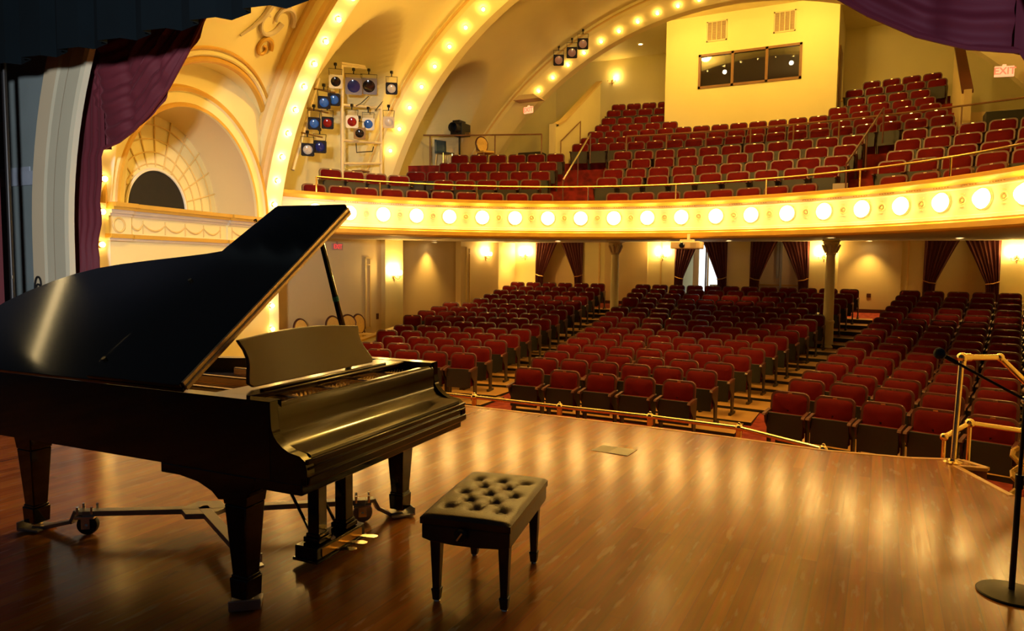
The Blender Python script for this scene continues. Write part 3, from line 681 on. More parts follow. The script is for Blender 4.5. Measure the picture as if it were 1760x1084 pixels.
def sconce(loc, rz, label, lit=(1, 1), pw=20):
    t = thing('wall_sconce', label, 'wall light', loc, rz, 'two-armed wall sconces')      # local -Y faces the room
    b = MB(); b.sphere((0, -.01, 0), .06, 10, (1, .35, 1.5)); b.sphere((0, -.03, -.10), .025, 8); b.tube([(0, -.02, -.1), (0, -.03, -.17)], [.02, .004], 6); b.build('back_plate', BRO, t)
    for s, on in zip((-1, 1), lit):
        b = MB(); b.tube(bez((0, -.03, -.02), (s*.06, -.10, -.12), (s*.15, -.12, -.10), (s*.15, -.12, 0), 8), .011, 6); b.lathe([(.012, 0), (.035, .01), (.03, .03)], (s*.15, -.12, 0), 10); ar_ = b.build('arm', BRO, t)
        if on:
            b = MB(); b.lathe([(.03, .02), (.055, .05), (.065, .10), (.05, .13), (.062, .15)], (s*.15, -.12, 0), 12); b.build('glass_shade', FROST, ar_)
            lo = lamp('sconce_glow', 'POINT', (0, 0, 0), pw, WARM, .05); lo.parent = t; lo.location = (s*.15, -.12, .21)
sconce((XL+.145, 16.16, 1.30), pi/2, 'lit brass wall sconce on the pilaster nearest the stage')
sconce((XL+.005, 21.62, 1.93), pi/2, 'lit brass wall sconce on the left wall near the back corner')
for x, nm in ((-12.2, 'left of the first curtained opening'), (-6.82, 'between the column and the daylit doorway'), (-1.62, 'right of the dim doorway, next to the column'), (3.42, 'right of the last curtained opening')):
    sconce((x, YBK-.003, 1.99), 0, 'lit brass wall sconce '+nm)
sconce((-9.84, 27.49, 9.0), 0, 'brass wall sconce on the upper back wall with one lit shade', (0, 1), 5)
def downlight(loc, label, power):
    t = thing('downlight', label, 'ceiling light', loc)
    b = MB(); b.lathe([(.10, -.004), (.10, -.014), (.075, -.014), (.07, 0)], n=16); b.build('trim_ring', CLW, t)
    b = MB(); b.lathe([(.07, -.006), (.03, -.010), (.001, -.011)], n=14); b.build('lens', DLT, t)
    lo = lamp('downlight_beam', 'SPOT', (0, 0, 0), power, WARM, .06, spot=(radians(95), .8)); lo.parent = t; lo.location = (0, 0, -.03)
downlight((-12.15, 23.7, zc(23.7)-.005), 'small recessed downlight in the back left corner below the balcony', 110)
downlight((-8.25, 26.0, 9.845), 'small recessed downlight left of the control booth', 70)
downlight((-.25, 26.0, 9.845), 'small recessed downlight right of the control booth', 45)
downlight((-12.2, 18.3, 2.32), 'recessed downlight in the left wall recess below the balcony', 110)
downlight((-.35, 24.2, zc(24.2)-.005), 'recessed downlight close to the back wall by the right aisle', 90)
for x, y in ((-8.9, 20.2), (1.6, 19.5), (-4.0, 21.5), (-6.3, 17.0), (-1.0, 17.0)):
    downlight((x, y, zc(y)-.005), {-6.3: 'downlight added under the balcony to brighten the left column', -1.0: 'downlight added under the balcony to brighten the right column', -8.9: 'recessed downlight under the balcony above the left aisle', 1.6: 'recessed downlight under the balcony above the right block', -4.0: 'recessed downlight under the balcony above the centre block'}[x], 70)  # pair before the columns added to brighten the column fronts

def exit_sign(loc, rz, label, face, let, w=.34, h=.20, under=True):
    t = thing('exit_sign', label, 'exit sign', loc, rz)
    b = MB(); b.box((0, .025, 0), (w, .05, h)); b.box((0, .04, h/2+.02), (.08, .03, .05)); hs = b.build('housing', face, t, bevel=.006)
    cu = bpy.data.curves.new('letters', 'FONT'); cu.body = 'EXIT'; cu.size = h*.92; cu.align_x = 'CENTER'; cu.align_y = 'CENTER'; cu.extrude = .003; cu.offset = .004; cu.materials.append(let)
    tmp = bpy.data.objects.new('letters_curve', cu); COL.objects.link(tmp); bpy.context.view_layer.update()
    me = bpy.data.meshes.new_from_object(tmp.evaluated_get(bpy.context.evaluated_depsgraph_get())); bpy.data.objects.remove(tmp)
    o = bpy.data.objects.new('letters', me); COL.objects.link(o); o.parent = hs; o.location = (0, -.004, 0); o.rotation_euler = (pi/2, 0, 0)
exit_sign((-10.02, 20.25, 6.49), radians(-12), 'small lit exit sign at the left foot of the rear arch', EXP, EXR)
exit_sign((2.36, 20.2, 6.26), radians(14), 'lit exit sign reading EXIT at the right end of the rear arch', EXP, EXR, .40, .24)
exit_sign((-12.27, 14.0, 2.06), pi/2+.02, 'dim red exit sign on the left wall under the balcony', EXD, EXL, .40, .17)
mb = MB(); mb.prism([(-.45, 0), (.45, 0), (.25, .14), (-.25, .14)], lambda x, z: (-10.0+x, 20.5, 6.78+z), lambda x, z: (-10.0+x, 20.05, 6.78+z)); tag(mb.build('sign_canopy', PLD, smooth=False), 'small plaster hood above the left exit sign', 'hood')

# ================================================================== SEATS
def seat_parts():
    """front of the seat looks along -Y; origin on the floor under the backrest"""
    P = {}
    def outline(w, z0, z1, rr):
        pts = [(-w, z0), (w, z0)]
        pts += [(w-rr+rr*cos(a), z1-rr+rr*sin(a)) for a in [pi/2*i/4 for i in range(5)]]
        pts += [(-w+rr+rr*cos(a), z1-rr+rr*sin(a)) for a in [pi/2+pi/2*i/4 for i in range(5)]]
        return pts
    lean = lambda z: .16*(z-.4)
    b = MB(); o = outline(.232, .40, .845, .07); cx, cz = 0, .62
    lay = [(1.0, 0), (1.0, -.035), (.90, -.06), (.55, -.075), (0.05, -.08)]
    rows = [[(cx+(x-cx)*k, d+lean(cz+(z-cz)*k), cz+(z-cz)*k) for k, d in lay] for x, z in o]
    b.sheet(rows, closed=True); P['backrest'] = (b, VEL)
    b = MB(); o = outline(.262, .33, .875, .09)
    b.prism(o, lambda x, z: (x, -.028+lean(z), z), lambda x, z: (x, .022+lean(z), z)); P['back_shell'] = (b, SHL)
    b = MB(); b.box((0, -.125, .43), (.47, .085, .33), RX(-.10)); b.box((0, -.10, .30), (.47, .14, .08)); P['seat_cushion'] = (b, VEL)
    b = MB(); b.box((0, -.185, .42), (.49, .022, .36), RX(-.10)); P['seat_board'] = (b, DRK)
    for s, n in ((-1, 'armrest'), (1, 'armrest.')):
        b = MB(); x = s*.262; b.prism([(-.30, .575), (-.28, .60), (.0, .625), (.02, .60), (.0, .585), (-.27, .56)], lambda y, z: (x-.022, y, z), lambda y, z: (x+.022, y, z)); P[n] = (b, SHL)
    for s, n in ((-1, 'side_frame'), (1, 'side_frame.')):
        b = MB(); x = s*.262
        b.prism([(-.06, .04), (.06, .04), (.07, .35), (.10, .62), (-.0, .585), (-.24, .565), (-.20, .46), (-.09, .36)], lambda y, z: (x-.012, y, z), lambda y, z: (x+.012, y, z))
        b.box((x, .0, .022), (.045, .30, .044)); P[n] = (b, CAST)
    b = MB(); b.box((0, -.033+lean(.855), .858), (.055, .006, .018)); P['number_plate'] = (b, PLATE)
    return P
SP = seat_parts()
def seat_full(seat_down=False):
    t = thing('theatre_seat', 'x', 'theatre seat')
    for n, (b, m_) in SP.items():
        bev = .012 if n in ('seat_cushion', 'seat_board') else 0
        b.build(n.rstrip('.'), m_, t, bevel=bev)
    return t
def seat_single():
    b = MB(); ms = [VEL, SHL, DRK, CAST, PLATE]
    for n, (q, m_) in SP.items(): b.m(ms.index(m_)); b.add(q.v, q.f)
    return b.build('theatre_seat', ms)
R_, U_, F_ = rt, up, fw
def project(p):
    v = Vector(p)-Vector((0, 0, EYE)); d = v.dot(F_); return (880+FPX*v.dot(R_)/d, 542-FPX*v.dot(U_)/d, d)
SEATS = []       # (x, y, z, rz, label, group)
for k in range(NROW):
    Y = ROWF[k]; zf = floor_z(Y)+(.036 if k else .002); w, u = WF(Y), UF(Y)
    def put(x, lab, g):
        dx = x-XC; SEATS.append((x, rowY(k, x), zf, -atan2(2*KC[k]*dx, 1), lab, g))
    n = round(2*w/.585)+1
    for i in range(n): put(XC-w+2*w*i/(n-1), f'burgundy velvet folding seat, {ordn(i+1)} from the left in the {ordn(k+1)} row of the centre block', 'seats of the centre block')
    if k:
        i = 0; x = XC-u
        while x > left_limit(k)-.05:
            put(x, f'burgundy velvet folding seat, {ordn(i+1)} from the aisle in the {ordn(k)} row of the left block', 'seats of the left block'); i += 1; x -= .585
    i = 0; x = XC+u
    while x < 3.95:
        put(x, f'burgundy velvet folding seat, {ordn(i+1)} from the aisle in the {ordn(k+1)} row of the right block', 'seats of the right block'); i += 1; x += .585
def putb(cy, r, a, z, lab, g): SEATS.append((XC+r*sin(a), cy+r*cos(a), z-.86, -a, lab, g))
n = 26
for i in range(n):
    a = radians(-64+i*4.42)
    if 'gap' and (-22.5 < math.degrees(a) < -15 or 23 < math.degrees(a) < 29): continue
    putb(FC, 7.50, a, 3.31, f'burgundy folding seat, {ordn(i+1)} from the left in the front balcony row behind the rail', 'seats of the front balcony row')
for i, (x, y) in enumerate([(-11.0, 12.35), (-10.80, 12.88), (-10.58, 13.42), (-10.30, 13.92)]):
    SEATS.append((x, y, 3.74-.86, radians(62-6*i), f'burgundy folding seat, {ordn(i+1)} from the left below the stage light rack', 'seats below the light rack'))
for k in range(4):
    r, z = BR[k], BZ[k]
    for nm, x0, x1 in (('left', -11.6+.1*k, -7.95-.17*k), ('centre', -6.05-.17*k, -1.12+.13*k), ('right', .10+.15*k, 3.6)):
        a0, a1 = math.asin((x0-XC)/r), math.asin((x1-XC)/r); n = int((a1-a0)*r/.565)+1
        for i in range(n):
            a = (a1-(n-1-i)*.565/r) if nm == 'left' else (a0+i*(a1-a0)/(n-1) if nm == 'centre' else a0+i*.565/r)
            if nm == 'left' and k == 0 and XC+r*sin(a) < -10.4: continue
            putb(BC, r, a, z, f'burgundy folding seat, {ordn(i+1)} from the left in the {ordn(k+2)} row of the {nm} balcony block', f'seats of the {nm} balcony block')
for k in range(7):
    r, z = (UR+TR)[k], (UZ+TZ)[k]
    x0, x1 = (-8.35-.10*k, 1.26)
    a0, a1 = math.asin((x0-XC)/r), math.asin((x1-XC)/r); n = int((a1-a0)*r/.565)+1
    for i in range(n):
        a = a0+i*.565/r; x = XC+r*sin(a); y = BC+r*cos(a)
        if y > 23.6 and bx0-.35 < x < bx1+.35: continue
        putb(BC, r, a, z, f'burgundy folding seat, {ordn(i+1)} from the left in the {ordn(k+1)} row above the balcony cross rail', 'seats of the upper balcony tier')
vis = []
for s in SEATS:
    px, py, d = project((s[0], s[1], s[2]+.75))
    if any(hypot(s[0]-cx, s[1]-19.72) < .5 for cx in (-6.87, -1.14)) and s[2] < 1: continue
    if s[0] < -10.55 and s[1] < 15.4 and s[2] < 1: continue
    if px > 1800 or (px < 610 and py > 350) or px < 480: continue
    vis.append((d, s))
vis.sort(key=lambda q: q[0])
NIND, NPART = 300, 110
full0 = None; one0 = None
for i, (d, s) in enumerate(vis[:NIND]):
    if i < NPART:
        o = seat_full() if full0 is None else copy_tree(full0); full0 = full0 or o
    else:
        if one0 is None: o = one0 = seat_single()
        else: o = one0.copy(); COL.objects.link(o)
    o.location = s[:3]; o.rotation_euler = (0, 0, s[3]); tag(o, s[4], 'theatre seat', s[5])
b = MB(); ms = [VEL, SHL, DRK, CAST, PLATE]
for d, s in vis[NIND:]:
    b.T = Matrix.Translation(s[:3]) @ Matrix.Rotation(s[3], 4, 'Z')
    for n, (q, m_) in SP.items(): b.m(ms.index(m_)); b.add(q.v, q.f)
o = b.build('theatre_seats', ms); tag(o, 'remaining distant burgundy folding seats in the farthest balcony rows', 'theatre seats', kind='stuff')
print('SEATS', len(SEATS), 'visible', len(vis))

# ================================================================== GRAND PIANO
PO, PA = (-2.2037, 2.3042, 0), radians(93.86)
pn = thing('grand_piano', 'black concert grand piano with raised lid on a silver dolly', 'piano', PO, PA)   # local x bass>treble, y towards the tail
PW = 1.515
OUT = [(0, .0), (0, 2.42), (.02, 2.52), (.08, 2.63), (.17, 2.71), (.30, 2.76), (.45, 2.75), (.58, 2.69), (.70, 2.57), (.80, 2.38), (.88, 2.15), (.95, 1.90), (1.02, 1.68), (1.11, 1.47), (1.23, 1.27), (1.36, 1.10), (1.45, .98), (1.50, .86), (PW, .74), (PW, 0)]
def inset(poly, d):
    out = []; n = len(poly)
    for i in range(n):
        p = Vector(poly[i]); a = (p-Vector(poly[i-1])).normalized() if i else None; b_ = (Vector(poly[i+1])-p).normalized() if i < n-1 else None
        if a is None: nrm = Vector((b_.y, -b_.x))
        elif b_ is None: nrm = Vector((a.y, -a.x))
        else: nrm = (Vector((a.y, -a.x))+Vector((b_.y, -b_.x))).normalized()
        out.append(tuple(p+nrm*d))
    return out
body = OUT[1:-1]
RIM = [(0, .205)]+body+[(PW, .205)]
RIN = inset(RIM, .075)
ZT, ZB = 1.024, .665
mb = MB()
mb.m(0).sheet([[(p[0], p[1], ZB), (p[0], p[1], ZT)] for p in RIM]); mb.m(0).sheet([[(p[0], p[1], ZT), (q[0], q[1], ZT)] for p, q in zip(RIM, RIN)]); mb.m(1).sheet([[(p[0], p[1], ZT), (p[0], p[1], ZB)] for p in RIN])
mb.m(0).add([(p[0], p[1], ZB) for p in RIM], [tuple(range(len(RIM)))])
# cheeks with concave arm curve
arm = [(0, .665), (0, .738), (.012, .775), (.04, .795), (.098, .805), (.135, .822), (.165, .845), (.187, .872), (.198, .90), (.203, .946), (.205, ZT), (.21, ZT), (.21, .665)]
for x0, x1 in ((0, .05), (PW-.05, PW)): mb.m(0).prism(arm, lambda y, z: (x0, y, z), lambda y, z: (x1, y, z))
mb.build('case', [BLK, BRWN], pn, angle=30)
mb = MB(); mb.b2((0.0, .03, .615), (PW, .90, .668)); mb.b2((.0, .0, .66), (PW, .04, .70)); mb.build('keybed', BLK, pn, bevel=.006)
mb = MB(); pr = [(.215, 1.005), (.205, .985), (.203, .93), (.200, .885), (.190, .850), (.168, .825), (.135, .810), (.09, .802), (.035, .798), (.022, .792), (.018, .78)]
mb.prism(pr+[(.06, .77), (.21, .78), (.24, .95), (.24, 1.005)], lambda y, z: (.052, y, z), lambda y, z: (PW-.052, y, z)); mb.build('fallboard', BLF, pn, angle=30)
mb = MB()
for y, z0, z1 in ((.010, .672, .772), (.0, .760, .778), (.0, .735, .747), (-.006, .668, .705)): mb.b2((.005, y-.004, z0), (PW-.005, .05, z1))
mb.build('key_slip', BLF, pn, bevel=.004)
# iron plate, pin block, strings, soundboard
mb = MB(); mb.b2((.075, .24, .925), (PW-.075, .50, .955))
for x in (.33, .62, .92, 1.20): mb.prism([(x-.02, .26), (x+.02, .26), (x+.035, 1.35), (x+.005, 1.35)], lambda x, y: (x, y, .935), lambda x, y: (x, y, .985))
mb.b2((.08, .50, .90), (PW-.08, .62, .94)); plate_ = mb.build('iron_plate', IRON, pn, bevel=.008)
mb = MB(); q = inset(RIN, .002); mb.add([(p[0], max(p[1], .25), .88) for p in q], [tuple(range(len(q)))]); mb.build('soundboard', SPRU, pn, smooth=False)
mb = MB()
for i in range(60):
    x = .10+i*1.31/59; y1 = min(2.45, 2.5-1.25*((x-.1)/1.3)**.8); mb.tube([(x, .50, .945), (x, y1, .93)], .0018, 4, cap=False)
mb.build('strings', STR, pn)
mb = MB()
for i in range(40):
    for j in range(2): mb.tube([(.11+i*1.29/39, .40+.035*j, .95), (.11+i*1.29/39, .396+.035*j, .975)], .0035, 5)
mb.build('tuning_pins', STR, plate_)
mb = MB(); mb.b2((.09, .262, .955), (.62, .30, .968)); mb.build('felt_strip', WFELT, plate_)
# music desk: shelf and carved panel
mb = MB(); mb.b2((.05, .40, .995), (PW-.05, .62, 1.022)); mb.b2((.20, .43, 1.02), (1.27, .455, 1.034)); mb.build('desk_shelf', BLF, pn, bevel=.006)
for x in (.02, PW-.095): mb = MB(); mb.b2((x, .36, .94), (x+.075, .66, 1.0)); mb.build('desk_slide', BLK, pn)
ed = [(.23, 0), (.205, .02), (.222, .06), (.248, .11), (.258, .15), (.255, .19), (.24, .225), (.235, .245)]
L_ = [(x, z) for x, z in ed]; top = [(.235+(1.235-.235)*i/12, .245+.03*sin(pi*i/12)) for i in range(1, 12)]
Rr = [(1.47-x, z) for x, z in ed[::-1]]; dk = L_+top+Rr
tl = lambda z, o: .515+z*.42+o
mb = MB(); mb.prism(dk, lambda x, z: (x, tl(z, 0), 1.03+z*.93), lambda x, z: (x, tl(z, .022), 1.03+z*.93)); mb.build('music_desk', BLS, pn, smooth=False, bevel=.005)
# lid with folded front flap, prop stick
LA = radians(35.5); HK = -.03
def lidp(t, u, n=0.): return (HK+u*cos(LA)-n*sin(LA), t, 1.03+u*sin(LA)+n*cos(LA))
lo_ = [(.70, 0), (.70, 1.60), (.98, 1.60), (1.08, 1.53), (1.18, 1.40), (1.27, 1.26), (1.36, 1.165), (1.50, 1.125), (1.68, 1.09), (1.93, 1.045), (2.15, 1.0), (2.32, .95), (2.46, .885), (2.58, .80), (2.69, .69), (2.77, .57), (2.80, .45), (2.79, .31), (2.74, .18), (2.65, .08), (2.52, .01), (2.42, 0)]
mb = MB(); mb.prism(lo_, lambda t, u: lidp(t, u, 0), lambda t, u: lidp(t, u, .022)); lid = mb.build('lid', BLK, pn, smooth=False, bevel=.005)
mb = MB(); fl = [(.70, .0), (.70, 1.60), (.74, 1.64), (1.29, 1.645), (1.30, 1.62), (1.345, 1.16), (1.36, .02), (1.34, 0)]
mb.prism(fl, lambda t, u: lidp(t, u, .026), lambda t, u: lidp(t, u, .050)); flap_ = mb.build('lid_flap', BLK, lid, smooth=False, bevel=.005)
mb = MB(); mb.prism([(.02, .001), (1.595, .001), (1.595, .021), (.02, .021)], lambda u, n: lidp(.688, u, n), lambda u, n: lidp(.701, u, n)); mb.prism([(.02, .027), (1.595, .027), (1.595, .049), (.02, .049)], lambda u, n: lidp(.688, u, n), lambda u, n: lidp(.701, u, n)); mb.tube([lidp(.686, .02, .024), lidp(.686, 1.59, .024)], .006, 6); mb.build('lid_hinge_gleam', HNG_GLEAM, lid)  # flat brass strips imitate light gleaming on the lid edges; tube is the hinge
mb = MB()
for u in (.12, .80, 1.45): mb.tube([lidp(1.33, u, .048), lidp(1.33, u, .062)], .012, 8)
mb.build('flap_buffers', BRASS, lid)
pb_, pt_ = Vector((1.425, .80, .96)), Vector(lidp(.735, 1.30, -.002))
mb = MB(); mb.tube([pb_, pt_], [.022, .016], 8); prop_ = mb.build('prop_stick', BLK, pn)
mb = MB(); d_ = pt_-pb_; mb.tube([pb_+d_*.55, pb_+d_*.585], [.0205, .020], 8); mb.build('tape_mark', CYAN, prop_)
# legs with scroll brackets and block feet
def leg(x, y, rz, bracket):
    b = MB(); R = RZ(rz)
    b.box((x, y, .33), (.130, .130, .36), taper=(.66, .66)); b.box((x, y, .575), (.155, .17, .13), taper=(.84, .8)); b.box((x, y, .155), (.096, .096, .02)); b.box((x, y, .10), (.108, .108, .10), taper=(.92, .92))
    if bracket:
        pr = [(y-.14, .64), (y-.12, .60), (y-.08, .56), (y+.09, .53), (y+.13, .565), (y+.22, .60), (y+.33, .615), (y+.34, .625), (y+.45, .632), (y+.46, .665), (y-.14, .665)]
        b.prism(pr, lambda q, z: (x-.078, q, z), lambda q, z: (x+.078, q, z))
    o = b.build('leg', BLK, pn, bevel=.006)
    b = MB(); b.tube([(x, y, .035), (x, y, .055)], .03, 10); c = b.build('leg_caster', BRASS, o)
leg(.075, .435, 0, True); leg(PW-.075, .44, 0, True); leg(.285, 2.315, 0, False)
mb = MB(); mb.b2((.22, 2.05, .60), (1.1, 2.15, .665)); mb.b2((.18, 2.2, .60), (.42, 2.42, .665)); mb.b2((.7, .95, .60), (.78, 2.1, .665)); mb.build('under_beams', BLK, pn)
# pedal lyre
mb = MB()
for x in (.645, .885):
    mb.box((x, .47, .36), (.075, .075, .46)); mb.box((x, .47, .128), (.11, .11, .03)); mb.box((x, .47, .152), (.09, .09, .02)); mb.box((x, .47, .585), (.095, .095, .06))
mb.box((.765, .47, .605), (.42, .16, .03)); lyre_ = mb.build('lyre', BLK, pn, bevel=.005)
mb = MB(); mb.box((.765, .47, .075), (.44, .15, .07)); mb.box((.765, .47, .035), (.46, .17, .018)); mb.build('pedal_box', BLK, lyre_, bevel=.005)
mb = MB(); mb.box((.765, .392, .075), (.36, .006, .045)); mb.build('pedal_plate', BRO, lyre_)
for x in (.665, .765, .865):
    mb = MB(); mb.prism([(x-.012, .40), (x+.012, .40), (x+.014, .33), (x+.026, .27), (x+.020, .235), (x, .225), (x-.020, .235), (x-.026, .27), (x-.014, .33)], lambda a, y: (a, y, .066+.02*sin((.4-y)*9)), lambda a, y: (a, y, .074+.02*sin((.4-y)*9))); mb.build('pedal', BRASS, lyre_)
for x in (.66, .87): mb = MB(); mb.tube([(x, .53, .14), (x, .84, .61)], .009, 6); mb.build('lyre_brace', BLK, lyre_)

# ---- silver dolly under the piano
dl = thing('piano_dolly', 'silver three-armed rolling dolly under the grand piano', 'dolly', PO, PA)
hub = Vector((.69, 1.37, .135))
mb = MB(); mb.prism([(hub.x+.14*cos(a), hub.y+.14*sin(a)) for a in [pi/3*i for i in range(6)]], lambda x, y: (x, y, .118), lambda x, y: (x, y, .150)); mb.build('hub', SIL, dl, bevel=.005)
for (lx, ly), (wx_, wy_), cm in (((.075, .435), (.236, .56), SIL), ((PW-.075, .44), (1.235, .59), SIL), ((.285, 2.315), (.36, 1.957), RUB)):
    e = Vector((lx, ly, .135)); w = Vector((wx_, wy_, .135)); b = MB()
    d1 = w-hub; l1 = d1.length; b.box((hub+w)/2, (l1+.04, .062, .032), RZ(atan2(d1.y, d1.x)))
    d = e-w; ln = d.length; d.normalize(); an = atan2(d.y, d.x); R = RZ(an)
    pts = [w, w+d*min(.07, ln*.4), w+d*(min(.07, ln*.4)+.03)+Vector((0, 0, -.06)), e-d*.075+Vector((0, 0, -.112)), e+Vector((0, 0, -.118))]
    for p, q in zip(pts[:-1], pts[1:]):
        c = (p+q)/2; v = q-p; b.box(c, (v.length+.02, .06, .022), RZ(an) @ RY(-atan2(v.z, hypot(v.x, v.y))))
    b.box(e+Vector((0, 0, -.120)), (.145, .145, .014), R); b.box(e+d*.072+Vector((0, 0, -.10)), (.012, .145, .05), R)
    arm_ = b.build('arm', SIL, dl, bevel=.003)
    Rw = RZ(atan2(d1.y, d1.x)); du = d1.normalized(); side = Vector((-du.y, du.x, 0))
    b = MB(); b.box(w+Vector((0, 0, -.020)), (.11, .10, .012), Rw); b.tube([w+Vector((0, 0, -.045)), w+Vector((0, 0, -.015))], .03, 12)
    for sg in (-1, 1):
        b.box(w+side*sg*.032+Vector((0, 0, -.055)), (.05, .007, .075), Rw)
        for q in (-.04, .04): b.tube([w+side*sg*.038+du*q, w+side*sg*.038+du*q+Vector((0, 0, .045))], .008, 6)
        b.tube([w+side*sg*.036+Vector((0, 0, -.073)), w+side*sg*.046+Vector((0, 0, -.073))], .010, 8)
    b.build('caster_fork', CHR, arm_)
    b = MB(); b.lathe([(.015, -.02), (.045, -.022), (.058, -.018), (.062, -.008), (.062, .008), (.058, .018), (.045, .022), (.015, .02)], Vector((w.x, w.y, .062)), 18, Rw @ RX(pi/2)); wh = b.build('wheel', cm, arm_)

# ---- bench
bn = thing('piano_bench', 'black button-tufted leather artist bench beside the piano', 'bench', (-1.871, 2.8565, 0), .20)   # local x short side, y long side
BWx, BLy = .3455, .5087; cx_, cy_ = BWx/2, BLy/2; HX, HY = .225, .375
mb = MB()
nx, ny = 36, 56; btn = []
for r_ in range(5):
    for c_ in range(3 if r_ % 2 == 0 else 2):
        btn.append((cx_+(c_-(1 if r_ % 2 == 0 else .5))*.135, cy_+(r_-2)*.115))
def cush(x, y):
    ex = 1-((x-cx_)/HX)**2; ey = 1-((y-cy_)/HY)**2
    z = .448+.034*(max(0, ex)**.22)*(max(0, ey)**.22)
    for bx_, by_ in btn:
        d2 = (x-bx_)**2+(y-by_)**2; z -= .026*math.exp(-d2/.0010)+.007*math.exp(-d2/.006)
    # diagonal tufting creases
    for i, (ax, ay) in enumerate(btn):
        for (ex_, ey_) in btn[i+1:]:
            if abs(abs(ax-ex_)-.0675) < .01 and abs(abs(ay-ey_)-.115) < .01:
                vx, vy = ex_-ax, ey_-ay; t = max(0, min(1, ((x-ax)*vx+(y-ay)*vy)/(vx*vx+vy*vy))); d = hypot(x-ax-t*vx, y-ay-t*vy); z -= .010*math.exp(-(d/.011)**2)
    return z
mb.sheet([[(cx_-HX+2*HX*i/nx, cy_-HY+2*HY*j/ny, cush(cx_-HX+2*HX*i/nx, cy_-HY+2*HY*j/ny)) for j in range(ny+1)] for i in range(nx+1)])
mb.prism([(cx_-HX, cy_-HY), (cx_+HX, cy_-HY), (cx_+HX, cy_+HY), (cx_-HX, cy_+HY)], lambda x, y: (x, y, .418), lambda x, y: (x, y, .449))
cu_ = mb.build('cushion', LEA, bn, angle=50)
mb = MB()
for bx_, by_ in btn: mb.sphere((bx_, by_, cush(bx_, by_)+.004), .011, 8, (1, 1, .5))
mb.build('tufting_buttons', LEA, cu_)
mb = MB(); o_ = [(cx_-HX+.006, .416), (cx_+HX-.006, .416), (cx_+HX-.006, .345), (cx_+HX-.05, .333), (cx_+.06, .325), (cx_-.06, .325), (cx_-HX+.05, .333), (cx_-HX+.006, .345)]
for yy in (cy_-HY+.006, cy_+HY-.03): mb.prism(o_, lambda x, z: (x, yy, z), lambda x, z: (x, yy+.024, z))
for xx in (cx_-HX+.006, cx_+HX-.03): mb.b2((xx, cy_-HY+.02, .338), (xx+.024, cy_+HY-.02, .416))
mb.b2((cx_-HX+.02, cy_-HY+.02, .37), (cx_+HX-.02, cy_+HY-.02, .418)); mb.build('apron', BWD, bn, bevel=.006)
for x, y in ((0.0, 0), (BWx, 0), (BWx, BLy), (0, BLy)):
    x2 = cx_+(x-cx_)*1.0; y2 = cy_+(y-cy_)*1.12; b = MB(); b.box((x2, y2, .23), (.060, .060, .32), taper=(.58, .58)); b.box((x2, y2, .066), (.046, .046, .012)); b.box((x2, y2, .038), (.044, .044, .05), taper=(.8, .8)); l_ = b.build('leg', BWD, bn, bevel=.004)
    b = MB(); b.lathe([(.013, 0), (.017, .006), (.012, .015)], (x2, y2, 0), 10); b.build('foot_glide', CHR, l_)
mb = MB(); mb.lathe([(.001, .040), (.026, .038), (.032, .03), (.032, .012), (.018, .008), (.012, 0)], (cx_-.012, cy_-HY+.006, .388), 18, RX(pi/2)); kn = mb.build('height_knob', RUB, bn)
mb = MB(); mb.box((cx_-.012, cy_-HY-.036, .388), (.008, .004, .045), RY(.6)); mb.build('knob_inlay', CHR, kn)

# ---- microphone on boom stand
ms_ = thing('microphone_stand', 'black boom microphone stand with round base at right edge of stage', 'microphone stand', (.66, 4.29, 0))
mb = MB(); mb.lathe([(.001, .030), (.03, .030), (.10, .022), (.15, .012), (.155, .006), (.152, 0), (.001, 0)], n=36); mb.build('base', BLKM, ms_)
mb = MB(); mb.tube([(0, 0, .02), (.005, .01, .58)], .014, 10); mb.tube([(.005, .01, .56), (.012, .02, 1.0)], .009, 10); mb.tube([(.005, .01, .55), (.005, .01, .62)], .019, 10); mb.build('pole', BLKM, ms_)
mb = MB(); mb.sphere((.012, .02, 1.0), .022, 10); mb.tube([(.012, -.01, 1.0), (.012, .05, 1.0)], .014, 8); mb.build('boom_clutch', CHR, ms_)
bd = Vector((.285-.678, 4.133-4.31, 1.229-1.0)); p0 = Vector((.012, .02, 1.0))
mb = MB(); mb.tube([p0-bd*.45, p0+bd*.86], .007, 8); mb.tube([p0-bd*.55, p0-bd*.42], .013, 8); mb.build('boom_arm', BLKM, ms_)
mc = thing('microphone', 'small dark microphone with blue-grey foam windscreen on the boom arm', 'microphone', (.66, 4.29, 0))
mb = MB(); mb.tube([p0+bd*.80, p0+bd*.94], .012, 10); mb.build('body', BLKM, mc)
mb = MB(); mb.sphere(p0+bd*1.0, .027, 14, (1, 1, 1.1)); mb.build('windscreen', FOAM, mc)

# ---- brass rails
def knob(b, p, r): b.sphere(p, r, 12); 
hr = thing('brass_handrail', 'polished brass handrail with tall post beside the stage steps', 'handrail', (.615, 7.03, 0))
mb = MB(); mb.lathe([(.075, 0), (.075, .012), (.04, .022), (.03, .04)], n=18); mb.build('base_flange', BRASS, hr)
mb = MB(); mb.tube([(0, 0, .01), (.03, .09, .87)], .023, 12); mb.build('post', BRASS, hr)
tp = Vector((.035, .10, .90)); e1 = Vector((.32, .24, .905)); e2 = Vector((.95, .50, .25))
mb = MB(); mb.tube([tp, e1], .025, 12); mb.tube([e1, e2], .025, 12); mb.build('rail', BRASS, hr)
mb = MB(); mb.sphere(tp, .044, 14); mb.sphere(e1, .036, 14); mb.tube([tp+Vector((0, 0, -.07)), tp], .033, 12); mb.tube([tp, tp+(e1-tp)*.22], .034, 12); mb.build('elbow', BRASS, hr)
mb = MB(); mb.tube([e2, (1.0, .52, -.8)], .02, 10); mb.build('lower_post', BRASS, hr)
pr_ = thing('brass_rail', 'low polished brass rail on short posts in front of the front row', 'rail', (0, 0, 0))
